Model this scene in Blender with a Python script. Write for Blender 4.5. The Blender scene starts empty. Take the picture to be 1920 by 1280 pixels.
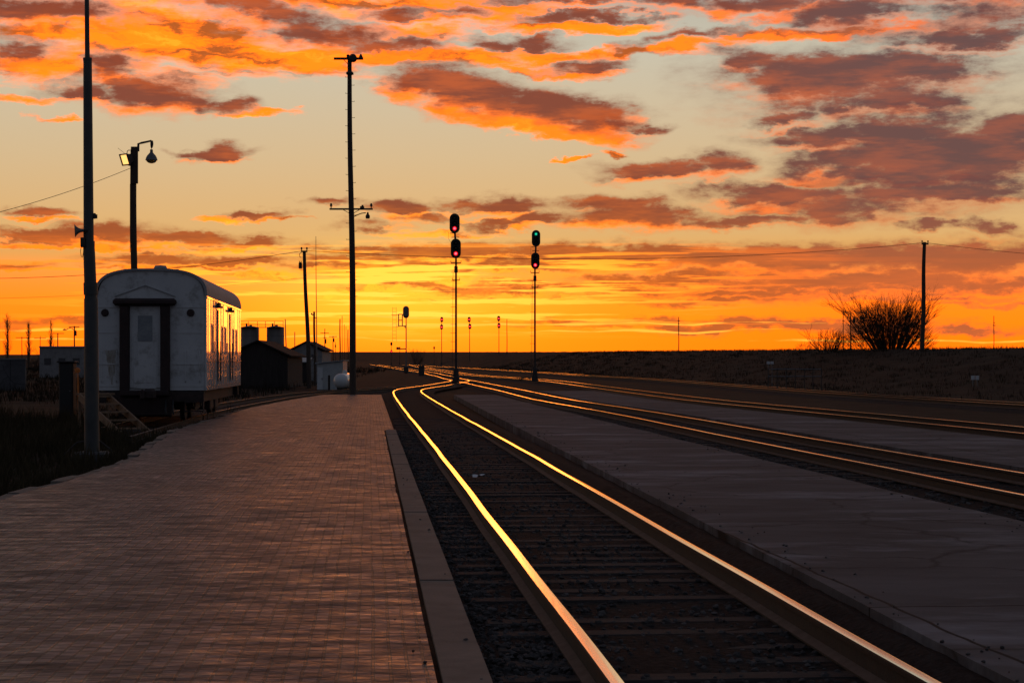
import bpy, math, random
import numpy as np
from mathutils import Vector, Matrix
random.seed(7)
rng = np.random.default_rng(7)
R = math.radians
sc = bpy.context.scene
col = sc.collection

# ------------------------------------------------------------------ camera
F = 3400.0            # focal length in photograph pixels (1920 wide)
Y0 = 682.0            # eye level row of the photograph
H = 1.51              # eye height above the nearest rail heads
cam_d = bpy.data.cameras.new('camera')
cam = bpy.data.objects.new('camera', cam_d)
col.objects.link(cam)
cam_d.sensor_width = 36.0
cam_d.lens = 36.0 * F / 1920.0
cam_d.shift_y = (Y0 - 640.0) / 1920.0
cam_d.clip_start = 0.1
cam_d.clip_end = 20000.0
cam.location = (0, 0, H)
cam.rotation_euler = (R(90), 0, 0)
sc.camera = cam
sc.view_settings.view_transform = 'Standard'
sc.view_settings.look = 'None'
sc.view_settings.exposure = 0.0
sc.view_settings.gamma = 1.0
sc.cycles.max_bounces = 6
sc.cycles.diffuse_bounces = 3
sc.cycles.glossy_bounces = 3

def lin(c):
    out = []
    for v in c:
        v = v / 255.0
        out.append(v / 12.92 if v <= 0.04045 else ((v + 0.055) / 1.055) ** 2.4)
    return tuple(out)
def lin4(c): return lin(c) + (1.0,)

# ------------------------------------------------------------------ sun
SUN_AZ = math.atan((735 - 960) / F)      # left of straight ahead
SUN_EL = R(2.0)
sd = bpy.data.lights.new('sun', 'SUN')
sd.energy = 0.20
sd.angle = R(12.0)
sd.color = (1.0, 0.24, 0.03)
so = bpy.data.objects.new('sun', sd)
col.objects.link(so)
sdir = Vector((math.sin(SUN_AZ) * math.cos(SUN_EL), math.cos(SUN_AZ) * math.cos(SUN_EL), math.sin(SUN_EL)))
so.rotation_euler = (-sdir).to_track_quat('-Z', 'Y').to_euler()

# ------------------------------------------------------------------ sky (world)
BACK = 1.0
def build_world():
    w = bpy.data.worlds.new('World')
    sc.world = w
    w.use_nodes = True
    nt = w.node_tree
    nt.nodes.clear()
    N, L = nt.nodes, nt.links
    def put(sock, v):
        if isinstance(v, bpy.types.NodeSocket): L.new(v, sock)
        else: sock.default_value = v
    def m(op, a, b=None, c=None, clamp=False):
        n = N.new('ShaderNodeMath'); n.operation = op; n.use_clamp = clamp
        put(n.inputs[0], a)
        if b is not None: put(n.inputs[1], b)
        if c is not None: put(n.inputs[2], c)
        return n.outputs[0]
    def vm(op, a, b=None, c=None, out=0):
        n = N.new('ShaderNodeVectorMath'); n.operation = op
        put(n.inputs[0], a)
        if b is not None: put(n.inputs[1], b)
        if c is not None: put(n.inputs[2], c)
        return n.outputs['Value'] if op in ('DOT_PRODUCT', 'LENGTH') else n.outputs[0]
    def step(v, a, b, lo=0.0, hi=1.0):
        n = N.new('ShaderNodeMapRange'); n.interpolation_type = 'SMOOTHSTEP'
        put(n.inputs['Value'], v); put(n.inputs['From Min'], a); put(n.inputs['From Max'], b)
        put(n.inputs['To Min'], lo); put(n.inputs['To Max'], hi)
        return n.outputs['Result']
    def mix(f, a, b):
        n = N.new('ShaderNodeMix'); n.data_type = 'RGBA'
        put(n.inputs[0], f); put(n.inputs[6], a); put(n.inputs[7], b)
        return n.outputs[2]
    def add(a, b, f=1.0):
        n = N.new('ShaderNodeMix'); n.data_type = 'RGBA'; n.blend_type = 'ADD'
        put(n.inputs[0], f); put(n.inputs[6], a); put(n.inputs[7], b)
        return n.outputs[2]
    def ramp(v, stops):
        n = N.new('ShaderNodeValToRGB')
        cr = n.color_ramp
        while len(cr.elements) < len(stops): cr.elements.new(0.5)
        for e, (p, c) in zip(cr.elements, stops):
            e.position = p; e.color = c
        put(n.inputs[0], v)
        return n.outputs[0]
    def noise(vec, scale, detail=3.0, rough=0.55, colr=False):
        n = N.new('ShaderNodeTexNoise'); n.noise_dimensions = '2D'
        put(n.inputs['Vector'], vec); n.inputs['Scale'].default_value = 1.0
        n.inputs['Detail'].default_value = detail; n.inputs['Roughness'].default_value = rough
        return n.outputs['Color' if colr else 'Fac']
    tc = N.new('ShaderNodeTexCoord')
    sep = N.new('ShaderNodeSeparateXYZ'); L.new(tc.outputs['Generated'], sep.inputs[0])
    az = m('ARCTAN2', sep.outputs[0], sep.outputs[1])
    el = m('ARCSINE', sep.outputs[2])
    U = m('MULTIPLY_ADD', az, F, 960.0)          # angle units: 3400 per radian
    V = m('MULTIPLY_ADD', el, -F, Y0)
    cb = N.new('ShaderNodeCombineXYZ'); L.new(U, cb.inputs[0]); L.new(V, cb.inputs[1])
    P = cb.outputs[0]
    # ---- clear sky
    def elp(y): return (Y0 - y) / F / R(40)       # ramp position for a row
    e01 = m('DIVIDE', el, R(40))
    front = ramp(e01, [
        (0.0, lin4((255, 148, 14))), (elp(610), lin4((255, 158, 20))), (elp(565), lin4((252, 163, 34))),
        (elp(510), lin4((240, 166, 70))), (elp(440), lin4((222, 175, 112))), (elp(300), lin4((212, 184, 142))),
        (elp(110), lin4((200, 192, 170))), (elp(-150), lin4((160, 160, 158))), (0.55, lin4((110, 115, 126))), (1.0, lin4((80, 90, 110)))])
    back = ramp(e01, [(0.0, lin4((82, 82, 92))), (0.2, lin4((92, 97, 108))), (1.0, lin4((80, 90, 108)))])
    rel = m('SUBTRACT', az, SUN_AZ)
    ca = m('COSINE', rel)
    clear = mix(step(ca, -0.5, 0.85), back, front)
    sky = N.new('ShaderNodeTexSky'); sky.sky_type = 'NISHITA'; sky.sun_disc = False
    sky.sun_elevation = SUN_EL; sky.sun_rotation = SUN_AZ; sky.air_density = 1.0; sky.dust_density = 2.0
    clear = add(clear, sky.outputs[0], 0.0018)
    # glow round the hidden sun
    def blob(cx, cy, rx, ry, vec=P):
        d = vm('MULTIPLY_ADD', vec, (1 / rx, 1 / ry, 0), (-cx / rx, -cy / ry, 0))
        return vm('DOT_PRODUCT', d, d)
    g = m('POWER', 2.71828, m('MULTIPLY', blob(735, 560, 230, 75), -1.0))
    clear = add(clear, mix(g, (0, 0, 0, 1), (0.25, 0.25, 0.02, 1)))
    red = m('MULTIPLY', m('MULTIPLY', step(V, 470, 575), step(ca, 0.80, 0.98)), 1.3)
    clear = add(clear, mix(red, (0, 0, 0, 1), (1, 0, 0, 1)))
    side = m('MULTIPLY', step(m('ABSOLUTE', m('SUBTRACT', U, 760)), 180, 800), step(V, 430, 560))
    mu_ = N.new('ShaderNodeMix'); mu_.data_type = 'RGBA'; mu_.blend_type = 'MULTIPLY'
    put(mu_.inputs[0], side); put(mu_.inputs[6], clear); mu_.inputs[7].default_value = (0.93, 0.80, 0.80, 1)
    clear = mu_.outputs[2]
    # ---- warped coordinates for the clouds
    n1 = noise(vm('MULTIPLY', P, (1 / 210, 1 / 80, 1)), 1, 2.0, 0.5, True)
    n2 = noise(vm('MULTIPLY_ADD', P, (1 / 52, 1 / 22, 1), (7.3, 3.1, 4.0)), 1, 4.0, 0.6, True)
    W = vm('MULTIPLY_ADD', vm('SUBTRACT', n1, (0.5, 0.5, 0.5)), (110, 42, 0), P)
    W = vm('MULTIPLY_ADD', vm('SUBTRACT', n2, (0.5, 0.5, 0.5)), (64, 30, 0), W)
    rots = {0: W}
    for a in (10, -8):
        n = N.new('ShaderNodeVectorRotate'); n.rotation_type = 'Z_AXIS'
        L.new(W, n.inputs['Vector']); n.inputs['Angle'].default_value = R(-a)
        rots[a] = n.outputs[0]
    def field(blobs, flat=None):
        cur = None
        for (x, y, rx, ry, a, wgt) in blobs:
            x = 960 + F * math.atan((x - 960) / F)
            ang = R(-a)
            cx = x * math.cos(ang) - y * math.sin(ang)
            cy = x * math.sin(ang) + y * math.cos(ang)  # lit lens gets a wider outer ring to carry its imitated glow
            d = vm('MULTIPLY_ADD', flat or rots[a], (1 / rx, 1 / ry, 0), (-cx / rx, -cy / ry, 0))
            q = vm('DOT_PRODUCT', d, d)
            v = m('MULTIPLY_ADD', q, -wgt, wgt)
            cur = v if cur is None else m('MAXIMUM', cur, v)
        return cur
    fine = noise(vm('MULTIPLY_ADD', P, (1 / 74, 1 / 27, 1), (1.7, 9.1, 2.0)), 1, 6.0, 0.66)
    fine2 = noise(vm('MULTIPLY_ADD', P, (1 / 120, 1 / 20, 1), (11.7, 4.1, 7.0)), 1, 6.0, 0.62)
    # colours that depend on where in the sky the cloud hangs
    sd2 = blob(745, 555, 400, 170)
    near_sun = m('POWER', 2.71828, m('MULTIPLY', sd2, -1.0))
    right = step(U, 1050, 1750)
    lit_c = mix(near_sun, mix(right, (1.9, 0.315, 0.012, 1), (1.15, 0.205, 0.030, 1)), (2.0, 0.63, 0.035, 1))
    low = step(V, 330, 560)
    dark_hi = mix(right, lin4((134, 66, 48)), lin4((104, 71, 70)))
    dark_lo = mix(right, lin4((196, 98, 36)), lin4((186, 98, 56)))
    dark_c = mix(low, dark_hi, dark_lo)
    # ---- lit orange clouds
    LD = field(LIT)
    ld = m('MULTIPLY_ADD', m('SUBTRACT', fine2, 0.5), 1.5, LD)
    la = step(ld, -0.28, 0.90)
    tex2 = noise(vm('MULTIPLY_ADD', W, (1 / 150, 1 / 26, 1), (3.7, 8.1, 9.0)), 1, 5.0, 0.62)
    deep = mix(right, (0.50, 0.115, 0.022, 1), (0.42, 0.10, 0.04, 1))
    lit_v = mix(step(tex2, 0.33, 0.53), deep, lit_c)
    lit_v = mix(step(tex2, 0.58, 0.74), lit_v, add(lit_c, (0.15, 0.13, 0.01, 1)))
    lit_s = mix(step(ld, 0.10, 0.8), mix(0.15, lit_v, clear), lit_v)
    # streaks low over the horizon
    st = noise(vm('MULTIPLY_ADD', P, (1 / 330, 1 / 13, 1), (2.2, 5.0, 3.3)), 1, 5.0, 0.6)
    stm = m('MULTIPLY', step(V, 440, 505), step(V, 640, 585))
    stm = m('MULTIPLY', stm, step(ca, 0.93, 0.985))
    sa = m('MULTIPLY', step(st, 0.52, 0.60), stm)
    c = mix(la, clear, lit_s)
    # ---- dark clouds
    DD = field(DARK)
    Wu = vm('ADD', W, (-3, -17, 0))
    keep = dict(rots)
    rots[0] = Wu
    for a in (10, -8):
        n = N.new('ShaderNodeVectorRotate'); n.rotation_type = 'Z_AXIS'
        L.new(Wu, n.inputs['Vector']); n.inputs['Angle'].default_value = R(-a)
        rots[a] = n.outputs[0]
    DU = field(DARK)
    rots.update(keep)
    rim = step(m('MULTIPLY_ADD', m('SUBTRACT', fine2, 0.5), 0.9, m('SUBTRACT', DU, DD)), 0.02, 0.55)
    rim = m('MULTIPLY', rim, m('MULTIPLY_ADD', right, -0.6, 1.0))
    dd = m('MULTIPLY_ADD', m('SUBTRACT', fine, 0.5), 1.75, DD)
    da = step(dd, -0.42, 0.70)
    veil = step(dd, -1.15, 0.35)
    c = mix(m('MULTIPLY', veil, 0.38), c, mix(0.45, dark_c, mix(rim, clear, lit_c)))
    edge_c = mix(rim, mix(0.55, dark_c, clear), lit_c)
    dark_c = mix(m('MULTIPLY', rim, mix(right, (.55, .55, .55, 1), (.22, .22, .22, 1))), dark_c, lit_c)
    tex = noise(vm('MULTIPLY_ADD', P, (1 / 170, 1 / 30, 1), (5.7, 1.1, 9.0)), 1, 4.0, 0.6)
    dark_v = mix(step(tex, 0.40, 0.72), dark_c, mix(0.16, dark_c, lit_c))
    dark_s = mix(step(dd, -0.05, 0.8), edge_c, dark_v)
    c = mix(m('MULTIPLY', da, 0.95), c, dark_s)
    c = mix(m('MULTIPLY', sa, step(ca, 0.965, 0.997, 0.15, 1.0)), c, mix(near_sun, lit_c, (2.2, 0.80, 0.08, 1)))
    # thin bright lines of far cloud just above the horizon
    Wl = vm('MULTIPLY_ADD', vm('SUBTRACT', n1, (0.5, 0.5, 0.5)), (60, 20, 0), P)
    HL = field(LINES, Wl)
    ha = step(m('MULTIPLY_ADD', m('SUBTRACT', fine2, 0.5), 2.0, HL), 0.1, 0.9)
    c = mix(m('MULTIPLY', ha, 0.85), c, (1.7, 0.62, 0.06, 1))
    # ---- loose cloud over the rest of the sky (outside the photograph)
    zc = m('MAXIMUM', sep.outputs[2], 0.04)
    pl = N.new('ShaderNodeCombineXYZ')
    L.new(m('DIVIDE', sep.outputs[0], zc), pl.inputs[0]); L.new(m('DIVIDE', sep.outputs[1], zc), pl.inputs[1])
    gen = noise(vm('MULTIPLY', pl.outputs[0], (0.55, 0.55, 1)), 1, 5.0, 0.6)
    outm = m('MAXIMUM', step(V, -20, -160), step(m('ABSOLUTE', rel), 0.34, 0.5))
    ga = m('MULTIPLY', m('MULTIPLY', step(gen, 0.48, 0.62), outm), step(el, 0.01, 0.06))
    genc = mix(step(ca, -0.2, 0.9), lin4((62, 62, 72)), lin4((112, 74, 60)))
    c = mix(m('MULTIPLY', ga, 0.8), c, genc)
    # below the horizon
    c = mix(step(el, -0.004, -0.001), (0.02, 0.012, 0.008, 1), c)
    bg = N.new('ShaderNodeBackground'); L.new(c, bg.inputs[0]); bg.inputs[1].default_value = 1.0
    out = N.new('ShaderNodeOutputWorld'); L.new(bg.outputs[0], out.inputs[0])

# clouds: x, y, half width, half height (in 1/3400 radian, as rows and columns of the photo), tilt, weight
DARK = [
 (60,52,170,26,0,1),(25,122,70,24,0,.9),(212,145,66,34,0,1),(140,190,80,17,0,.9),(275,190,120,36,0,1),(400,207,70,13,0,.8),
 (470,28,150,26,10,.8),(600,68,150,28,10,.8),(740,38,60,12,0,.7),(860,36,60,12,0,.7),(735,96,120,17,0,.9),(978,88,85,15,0,.9),
 (1110,42,150,11,0,.9),(1050,8,190,16,0,.8),(1250,8,90,22,0,.8),(1095,130,85,17,0,.9),
 (890,180,170,46,10,1.2),(1060,215,150,42,10,1.2),(780,165,75,30,0,.9),(1210,242,45,11,0,.8),
 (1280,78,120,9,-8,.9),(1440,14,190,20,0,.9),(1600,42,140,24,0,1),(1720,10,250,24,0,.9),(1890,15,80,26,0,.9),(1800,94,190,20,0,.9),
 (1560,150,240,48,0,1.2),(1720,150,170,38,0,1.1),(1400,118,66,26,10,.8),(1640,208,190,20,0,1),(1480,225,70,14,0,.8),
 (1600,175,240,62,0,.75),(1700,235,190,34,0,.6),(1760,325,220,70,0,.9),(1600,385,240,36,0,.7),(1850,60,120,40,0,.6),
 (1640,262,210,24,0,1.1),(1780,300,240,52,0,1.3),(1910,265,120,40,0,1.2),(1570,312,120,34,0,.9),
 (1240,322,120,20,0,1),(1345,312,52,30,0,.9),(1500,366,200,20,0,1),(1740,372,240,24,0,1.1),(1440,410,100,13,0,.9),(1570,408,110,17,0,.9),
 (1740,426,50,11,0,.9),(1850,436,70,13,10,.9),(1150,386,110,20,0,1),(1190,408,160,26,0,1.1),(1370,418,120,11,0,.8),
 (940,388,95,19,0,1),(1000,412,60,15,0,.9),(870,392,60,14,0,.8),(930,424,90,10,0,.7),(765,393,62,18,0,1),(790,414,70,10,0,.7),(630,383,60,9,0,.9),(690,428,60,8,0,.6),
 (415,297,80,13,-8,1),(425,286,40,14,0,.8),(345,300,45,8,10,.8),(65,408,66,9,0,.9),(110,450,150,15,0,1),(210,442,110,18,0,1),(350,451,130,13,0,1),(465,456,70,8,0,.9),
 (300,490,125,17,0,1),(420,493,120,12,0,1),(30,504,70,9,0,.9),(475,405,62,8,0,.9),
 (700,470,140,10,0,.8),(850,474,230,18,0,1),(1150,478,280,22,0,1.1),(1450,490,300,28,0,1.2),(1760,492,260,34,0,1.2),(1250,522,230,14,0,.8),(1620,532,330,20,0,1),(1850,540,160,14,0,.9),(1350,566,190,9,0,.9),(1000,534,90,7,0,.6),(560,502,80,6,0,.6),
 (880,500,330,15,0,.9),(680,487,160,12,0,.9),(1120,543,260,9,0,.8),(1520,550,360,10,0,.8),(800,530,140,6,0,.6),
 (1450,612,340,13,0,1),(1810,618,90,9,0,.9),(1180,604,200,7,0,.7),(90,608,170,7,0,.8)]
LIT = [
 (300,78,330,60,10,1.2),(480,112,210,24,10,1.2),(90,140,150,40,0,1),(240,100,150,60,0,1.1),(80,90,120,20,0,1),(600,120,170,26,0,1.1),(810,114,240,22,0,1.2),
 (330,165,90,24,0,.8),(540,14,300,20,0,1),(830,30,250,30,0,1.1),(730,74,180,20,0,1),(1060,60,200,14,0,1.2),(1100,108,260,13,0,1.1),(1010,134,130,12,10,1),(1270,98,160,13,-8,1.1),
 (1450,72,160,14,0,1.1),(1610,74,190,14,0,1.1),(1790,66,190,18,-8,1.1),(1860,34,80,18,-8,1),(1360,28,56,26,0,.9),(1500,36,110,10,-8,.9),
 (1000,246,160,14,10,1.1),(1110,256,80,13,0,1.1),(755,178,60,26,10,.9),(860,210,70,10,10,.8),(1150,230,60,22,0,.8),(1735,215,76,13,0,1),(1690,346,230,8,0,1),(1560,342,70,9,0,.9),(1830,384,80,6,0,.9),(1430,390,80,8,0,.8),
 (470,216,100,8,0,1),(100,243,54,7,0,.9),(30,206,60,10,0,.8),(1060,301,34,5,-8,1.1),(1135,288,34,8,0,1.1),(420,414,66,9,0,1.1),(500,414,70,5,0,.8),(80,420,80,5,0,.9),
 (180,466,220,5,0,1),(450,466,100,5,0,1),(320,508,170,5,0,1),(40,514,70,4,0,1),(620,470,90,5,0,.7),
 (780,508,220,18,0,1),(700,548,110,18,0,1.1),(930,540,190,14,0,1),(930,562,170,6,0,1.1),(1150,548,240,9,0,.9),(1400,560,260,6,0,1),(1700,564,270,7,0,.9),(1420,516,170,8,0,.8),(1900,576,160,6,0,.7),(470,520,110,7,0,.9),(820,440,130,6,0,.7),(940,432,70,4,0,.8)]
LINES = [(790,594,140,2.6,0,1),(900,608,330,3,0,1),(1300,607,260,2.4,0,.8),(1200,621,300,2.6,0,.8),(1700,640,330,3,0,.8),(740,632,120,2.4,0,.8),(100,620,190,3,0,.8),(110,635,150,2.4,0,.7),(520,607,80,2,0,.7),(560,632,90,2,0,.7)]
build_world()

# ================================================================== helpers
def sm(t): 
    t = np.clip(t, 0, 1); return t * t * (3 - 2 * t)
_YS = np.concatenate([np.arange(-60, 600, 1.0), np.arange(600, 9000, 10.0)])
_sl = np.interp(_YS, [-60, 90, 150, 450, 600, 1450, 1750, 9000], [0, 0, .0047, .0047, .0078, .0078, 0, -.0015])
_ZG = np.concatenate([[0], np.cumsum(0.5 * (_sl[1:] + _sl[:-1]) * np.diff(_YS))])
def zg(Y): return np.interp(Y, _YS, _ZG)             # height of the land ahead: level yard, then a long gentle rise
_YR = np.arange(3, 1450, 0.25)
def px(x, y, dz=0.0):
    """point of the land (dz above rail level) seen at a photograph pixel"""
    rows = Y0 + (H - zg(_YR) - dz) / _YR * F
    Y = float(np.interp(-y, -rows, _YR))
    return ((x - 960) / F * Y, Y)
def at(x, y, Y): return Vector(((x - 960) / F * Y, Y, H + (Y0 - y) / F * Y))
def S(Y): return Y / F                                 # metres per photograph pixel at distance Y

class MB:
    def __init__(s): s.v = []; s.f = []; s.mi = []; s.M = Matrix()
    def _a(s, vs, fs, mi=0):
        o = len(s.v); s.v += [tuple(s.M @ Vector(v)) for v in vs]
        s.f += [tuple(i + o for i in f) for f in fs]; s.mi += [mi] * len(fs)
    def box(s, c, d, rz=0.0, bev=0.0, mi=0, M=None):
        hx, hy, hz = d[0] / 2, d[1] / 2, d[2] / 2
        if bev <= 0:
            vs = [(x, y, z) for z in (-hz, hz) for y in (-hy, hy) for x in (-hx, hx)]
            fs = [(0, 2, 3, 1), (4, 5, 7, 6), (0, 1, 5, 4), (2, 6, 7, 3), (0, 4, 6, 2), (1, 3, 7, 5)]
        else:
            b = min(bev, hx * .8, hy * .8, hz * .8)
            vs = []; 
            for z, k in ((-hz, b), (-hz + b, 0), (hz - b, 0), (hz, b)):
                x, y = hx - k, hy - k
                vs += [(-x + b, -y, z), (x - b, -y, z), (x, -y + b, z), (x, y - b, z), (x - b, y, z), (-x + b, y, z), (-x, y - b, z), (-x, -y + b, z)]
            fs = [tuple(range(7, -1, -1)), tuple(range(24, 32))]
            for r in range(3):
                for k in range(8): fs.append((r*8+k, r*8+(k+1) % 8, r*8+8+(k+1) % 8, r*8+8+k))
        T = Matrix.Translation(c) @ (M if M is not None else Matrix.Rotation(rz, 4, 'Z'))
        s._a([tuple(T @ Vector(v)) for v in vs], fs, mi)
    def cyl(s, p0, p1, r0, r1=None, n=10, caps=True, mi=0):
        if r1 is None: r1 = r0
        p0 = Vector(p0); p1 = Vector(p1); d = (p1 - p0)
        if d.length < 1e-9: return
        d.normalize(); a = d.orthogonal().normalized(); b = d.cross(a)
        vs = []
        for p, r in ((p0, r0), (p1, r1)):
            for k in range(n):
                t = 2 * math.pi * k / n; vs.append(tuple(p + a * math.cos(t) * r + b * math.sin(t) * r))
        fs = [(k, (k + 1) % n, n + (k + 1) % n, n + k) for k in range(n)]
        if caps: fs += [tuple(range(n - 1, -1, -1)), tuple(range(n, 2 * n))]
        s._a(vs, fs, mi)
    def tube(s, pts, r, n=6, mi=0):
        pts = [Vector(p) for p in pts]
        rr = r if hasattr(r, '__len__') else [r] * len(pts)
        vs = []; up = None
        for i, p in enumerate(pts):
            d = (pts[min(i + 1, len(pts) - 1)] - pts[max(i - 1, 0)]).normalized()
            if up is None: up = d.orthogonal().normalized()
            up = (up - d * up.dot(d)); up = up.normalized() if up.length > 1e-6 else d.orthogonal().normalized()
            b = d.cross(up)
            for k in range(n):
                t = 2 * math.pi * k / n; vs.append(tuple(p + up * math.cos(t) * rr[i] + b * math.sin(t) * rr[i]))
        fs = []
        for i in range(len(pts) - 1):
            for k in range(n): fs.append((i*n+k, i*n+(k+1) % n, (i+1)*n+(k+1) % n, (i+1)*n+k))
        fs += [tuple(range(n - 1, -1, -1)), tuple(range((len(pts)-1)*n, len(pts)*n))]
        s._a(vs, fs, mi)
    def lathe(s, prof, c=(0, 0, 0), axis=(0, 0, 1), n=20, mi=0):
        ax = Vector(axis).normalized(); a = ax.orthogonal().normalized(); b = ax.cross(a); c = Vector(c)
        vs = []
        for r, z in prof:
            for k in range(n):
                t = 2 * math.pi * k / n; vs.append(tuple(c + ax * z + (a * math.cos(t) + b * math.sin(t)) * max(r, 1e-4)))
        fs = []
        for i in range(len(prof) - 1):
            for k in range(n): fs.append((i*n+k, i*n+(k+1) % n, (i+1)*n+(k+1) % n, (i+1)*n+k))
        s._a(vs, fs, mi)
    def prism(s, outline, y0, y1, mi=0):
        """outline of (x, z) points, pushed from y0 to y1"""
        n = len(outline)
        vs = [(x, y0, z) for x, z in outline] + [(x, y1, z) for x, z in outline]
        fs = [tuple(range(n)), tuple(range(2 * n - 1, n - 1, -1))]
        for k in range(n): fs.append((k, n + k, n + (k + 1) % n, (k + 1) % n))
        s._a(vs, fs, mi)
    def build(s, name, mats, parent=None, smooth=True, ang=35):
        me = bpy.data.meshes.new(name)
        me.from_pydata(s.v, [], s.f)
        ms = mats if isinstance(mats, (list, tuple)) else [mats]
        for x in ms: me.materials.append(x)
        if len(ms) > 1: me.polygons.foreach_set('material_index', s.mi)
        me.update()
        if smooth:
            me.shade_smooth(); me.set_sharp_from_angle(angle=R(ang))
        o = bpy.data.objects.new(name, me); col.objects.link(o)
        if parent is not None: o.parent = parent
        return o
def tag(o, label=None, cat=None, group=None, kind=None):
    if label: o['label'] = label
    if cat: o['category'] = cat
    if group: o['group'] = group
    if kind: o['kind'] = kind
    return o
def thing(name, label, cat, loc=(0, 0, 0), rz=0.0, group=None):
    o = bpy.data.objects.new(name, None); col.objects.link(o)
    o.empty_display_size = 0.2
    o.location = loc; o.rotation_euler = (0, 0, rz)
    return tag(o, label, cat, group)

# ------------------------------------------------------------------ materials
def material(name, c1, c2=None, scale=3.0, rough=0.8, metal=0.0, bump=0.0, bscale=20.0, c3=None, c3scale=0.6, c3amt=0.5, coat=0.0, spec=0.5, stretch=(1, 1, 1)):
    mt = bpy.data.materials.new(name); mt.use_nodes = True
    nt = mt.node_tree; N, L = nt.nodes, nt.links
    p = N['Principled BSDF']
    p.inputs['Roughness'].default_value = rough; p.inputs['Metallic'].default_value = metal
    p.inputs['Coat Weight'].default_value = coat; p.inputs['Specular IOR Level'].default_value = spec
    c2 = c2 or c1
    tc = N.new('ShaderNodeTexCoord'); mp = N.new('ShaderNodeMapping'); mp.inputs['Scale'].default_value = stretch
    L.new(tc.outputs['Object'], mp.inputs[0])
    nz = N.new('ShaderNodeTexNoise'); nz.inputs['Scale'].default_value = scale; nz.inputs['Detail'].default_value = 5; nz.inputs['Roughness'].default_value = .65
    L.new(mp.outputs[0], nz.inputs['Vector'])
    rp = N.new('ShaderNodeValToRGB'); rp.color_ramp.elements[0].position = .33; rp.color_ramp.elements[1].position = .67
    rp.color_ramp.elements[0].color = tuple(c1) + (1,); rp.color_ramp.elements[1].color = tuple(c2) + (1,)
    L.new(nz.outputs['Fac'], rp.inputs[0]); out = rp.outputs[0]
    if c3:
        n3 = N.new('ShaderNodeTexNoise'); n3.inputs['Scale'].default_value = c3scale; n3.inputs['Detail'].default_value = 6; n3.inputs['Roughness'].default_value = .7
        L.new(mp.outputs[0], n3.inputs['Vector'])
        mr = N.new('ShaderNodeMapRange'); mr.inputs['From Min'].default_value = .52; mr.inputs['From Max'].default_value = .68; mr.inputs['To Max'].default_value = c3amt
        L.new(n3.outputs['Fac'], mr.inputs[0])
        mx = N.new('ShaderNodeMix'); mx.data_type = 'RGBA'; L.new(mr.outputs[0], mx.inputs[0]); L.new(out, mx.inputs[6]); mx.inputs[7].default_value = tuple(c3) + (1,)
        out = mx.outputs[2]
    L.new(out, p.inputs['Base Color'])
    if bump > 0:
        nb = N.new('ShaderNodeTexNoise'); nb.inputs['Scale'].default_value = bscale; nb.inputs['Detail'].default_value = 6; nb.inputs['Roughness'].default_value = .7
        L.new(mp.outputs[0], nb.inputs['Vector'])
        bp = N.new('ShaderNodeBump'); bp.inputs['Strength'].default_value = bump; bp.inputs['Distance'].default_value = .05
        L.new(nb.outputs['Fac'], bp.inputs['Height']); L.new(bp.outputs[0], p.inputs['Normal'])
    return mt
def glow(name, c, strength):
    mt = bpy.data.materials.new(name); mt.use_nodes = True
    p = mt.node_tree.nodes['Principled BSDF']
    p.inputs['Base Color'].default_value = tuple(c) + (1,); p.inputs['Emission Color'].default_value = tuple(c) + (1,)
    p.inputs['Emission Strength'].default_value = strength; p.inputs['Roughness'].default_value = .3
    return mt

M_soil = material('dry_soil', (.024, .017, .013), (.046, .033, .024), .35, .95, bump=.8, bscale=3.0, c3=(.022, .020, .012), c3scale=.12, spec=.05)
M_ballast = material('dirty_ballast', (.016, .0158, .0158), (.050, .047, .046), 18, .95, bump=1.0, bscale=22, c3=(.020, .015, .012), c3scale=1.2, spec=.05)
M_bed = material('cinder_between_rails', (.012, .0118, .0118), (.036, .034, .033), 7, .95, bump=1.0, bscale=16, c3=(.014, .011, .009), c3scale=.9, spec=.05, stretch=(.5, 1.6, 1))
M_stone = material('ballast_stone', (.035, .032, .031), (.125, .115, .11), 4, .95, spec=.1)
M_conc = material('old_concrete', (.066, .062, .064), (.125, .119, .123), .75, .9, bump=.3, bscale=40, c3=(.25, .25, .27), c3scale=.45, c3amt=.85, spec=.15, stretch=(.6, 1.2, 1))
M_kerb = material('concrete_kerb', (.15, .128, .105), (.23, .198, .165), 3, .85, bump=.35, bscale=35, c3=(.07, .06, .052), c3scale=1.5, spec=.2)
M_asph = material('worn_asphalt', (.062, .046, .040), (.105, .080, .070), 1.2, .7, bump=.4, bscale=30, c3=(.14, .11, .095), c3scale=.4, spec=.3, stretch=(.6, 2.5, 1))
M_flange = material('dusty_rail_foot', (.075, .052, .040), (.13, .095, .075), 7, .9)
M_rust = material('rusty_rail_steel', (.010, .0065, .005), (.022, .013, .009), 9, .8, bump=.2, bscale=40)
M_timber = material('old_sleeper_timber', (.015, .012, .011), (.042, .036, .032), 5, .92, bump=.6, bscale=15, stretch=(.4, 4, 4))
M_pole = material('weathered_pole_timber', (.045, .030, .022), (.090, .062, .045), 6, .9, bump=.4, bscale=12, stretch=(4, 4, .3))
M_gal = material('grey_galvanised_steel', (.12, .12, .125), (.20, .20, .205), 3, .55, metal=.5, bump=.05)
M_mast = material('dull_grey_mast_paint', (.042, .045, .044), (.078, .080, .078), 2, .6, bump=.1, bscale=20, c3=(.10, .06, .04), c3scale=2)
M_black = material('black_signal_paint', (.012, .012, .012), (.020, .019, .018), 8, .6)
M_dark = material('dark_iron', (.030, .024, .022), (.060, .045, .038), 6, .7, bump=.2)
M_white = material('white_car_paint', (.52, .53, .53), (.62, .62, .61), 1.3, .34, bump=.02, bscale=6, c3=(.17, .15, .125), c3scale=1.9, c3amt=.75, coat=.15)
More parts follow.
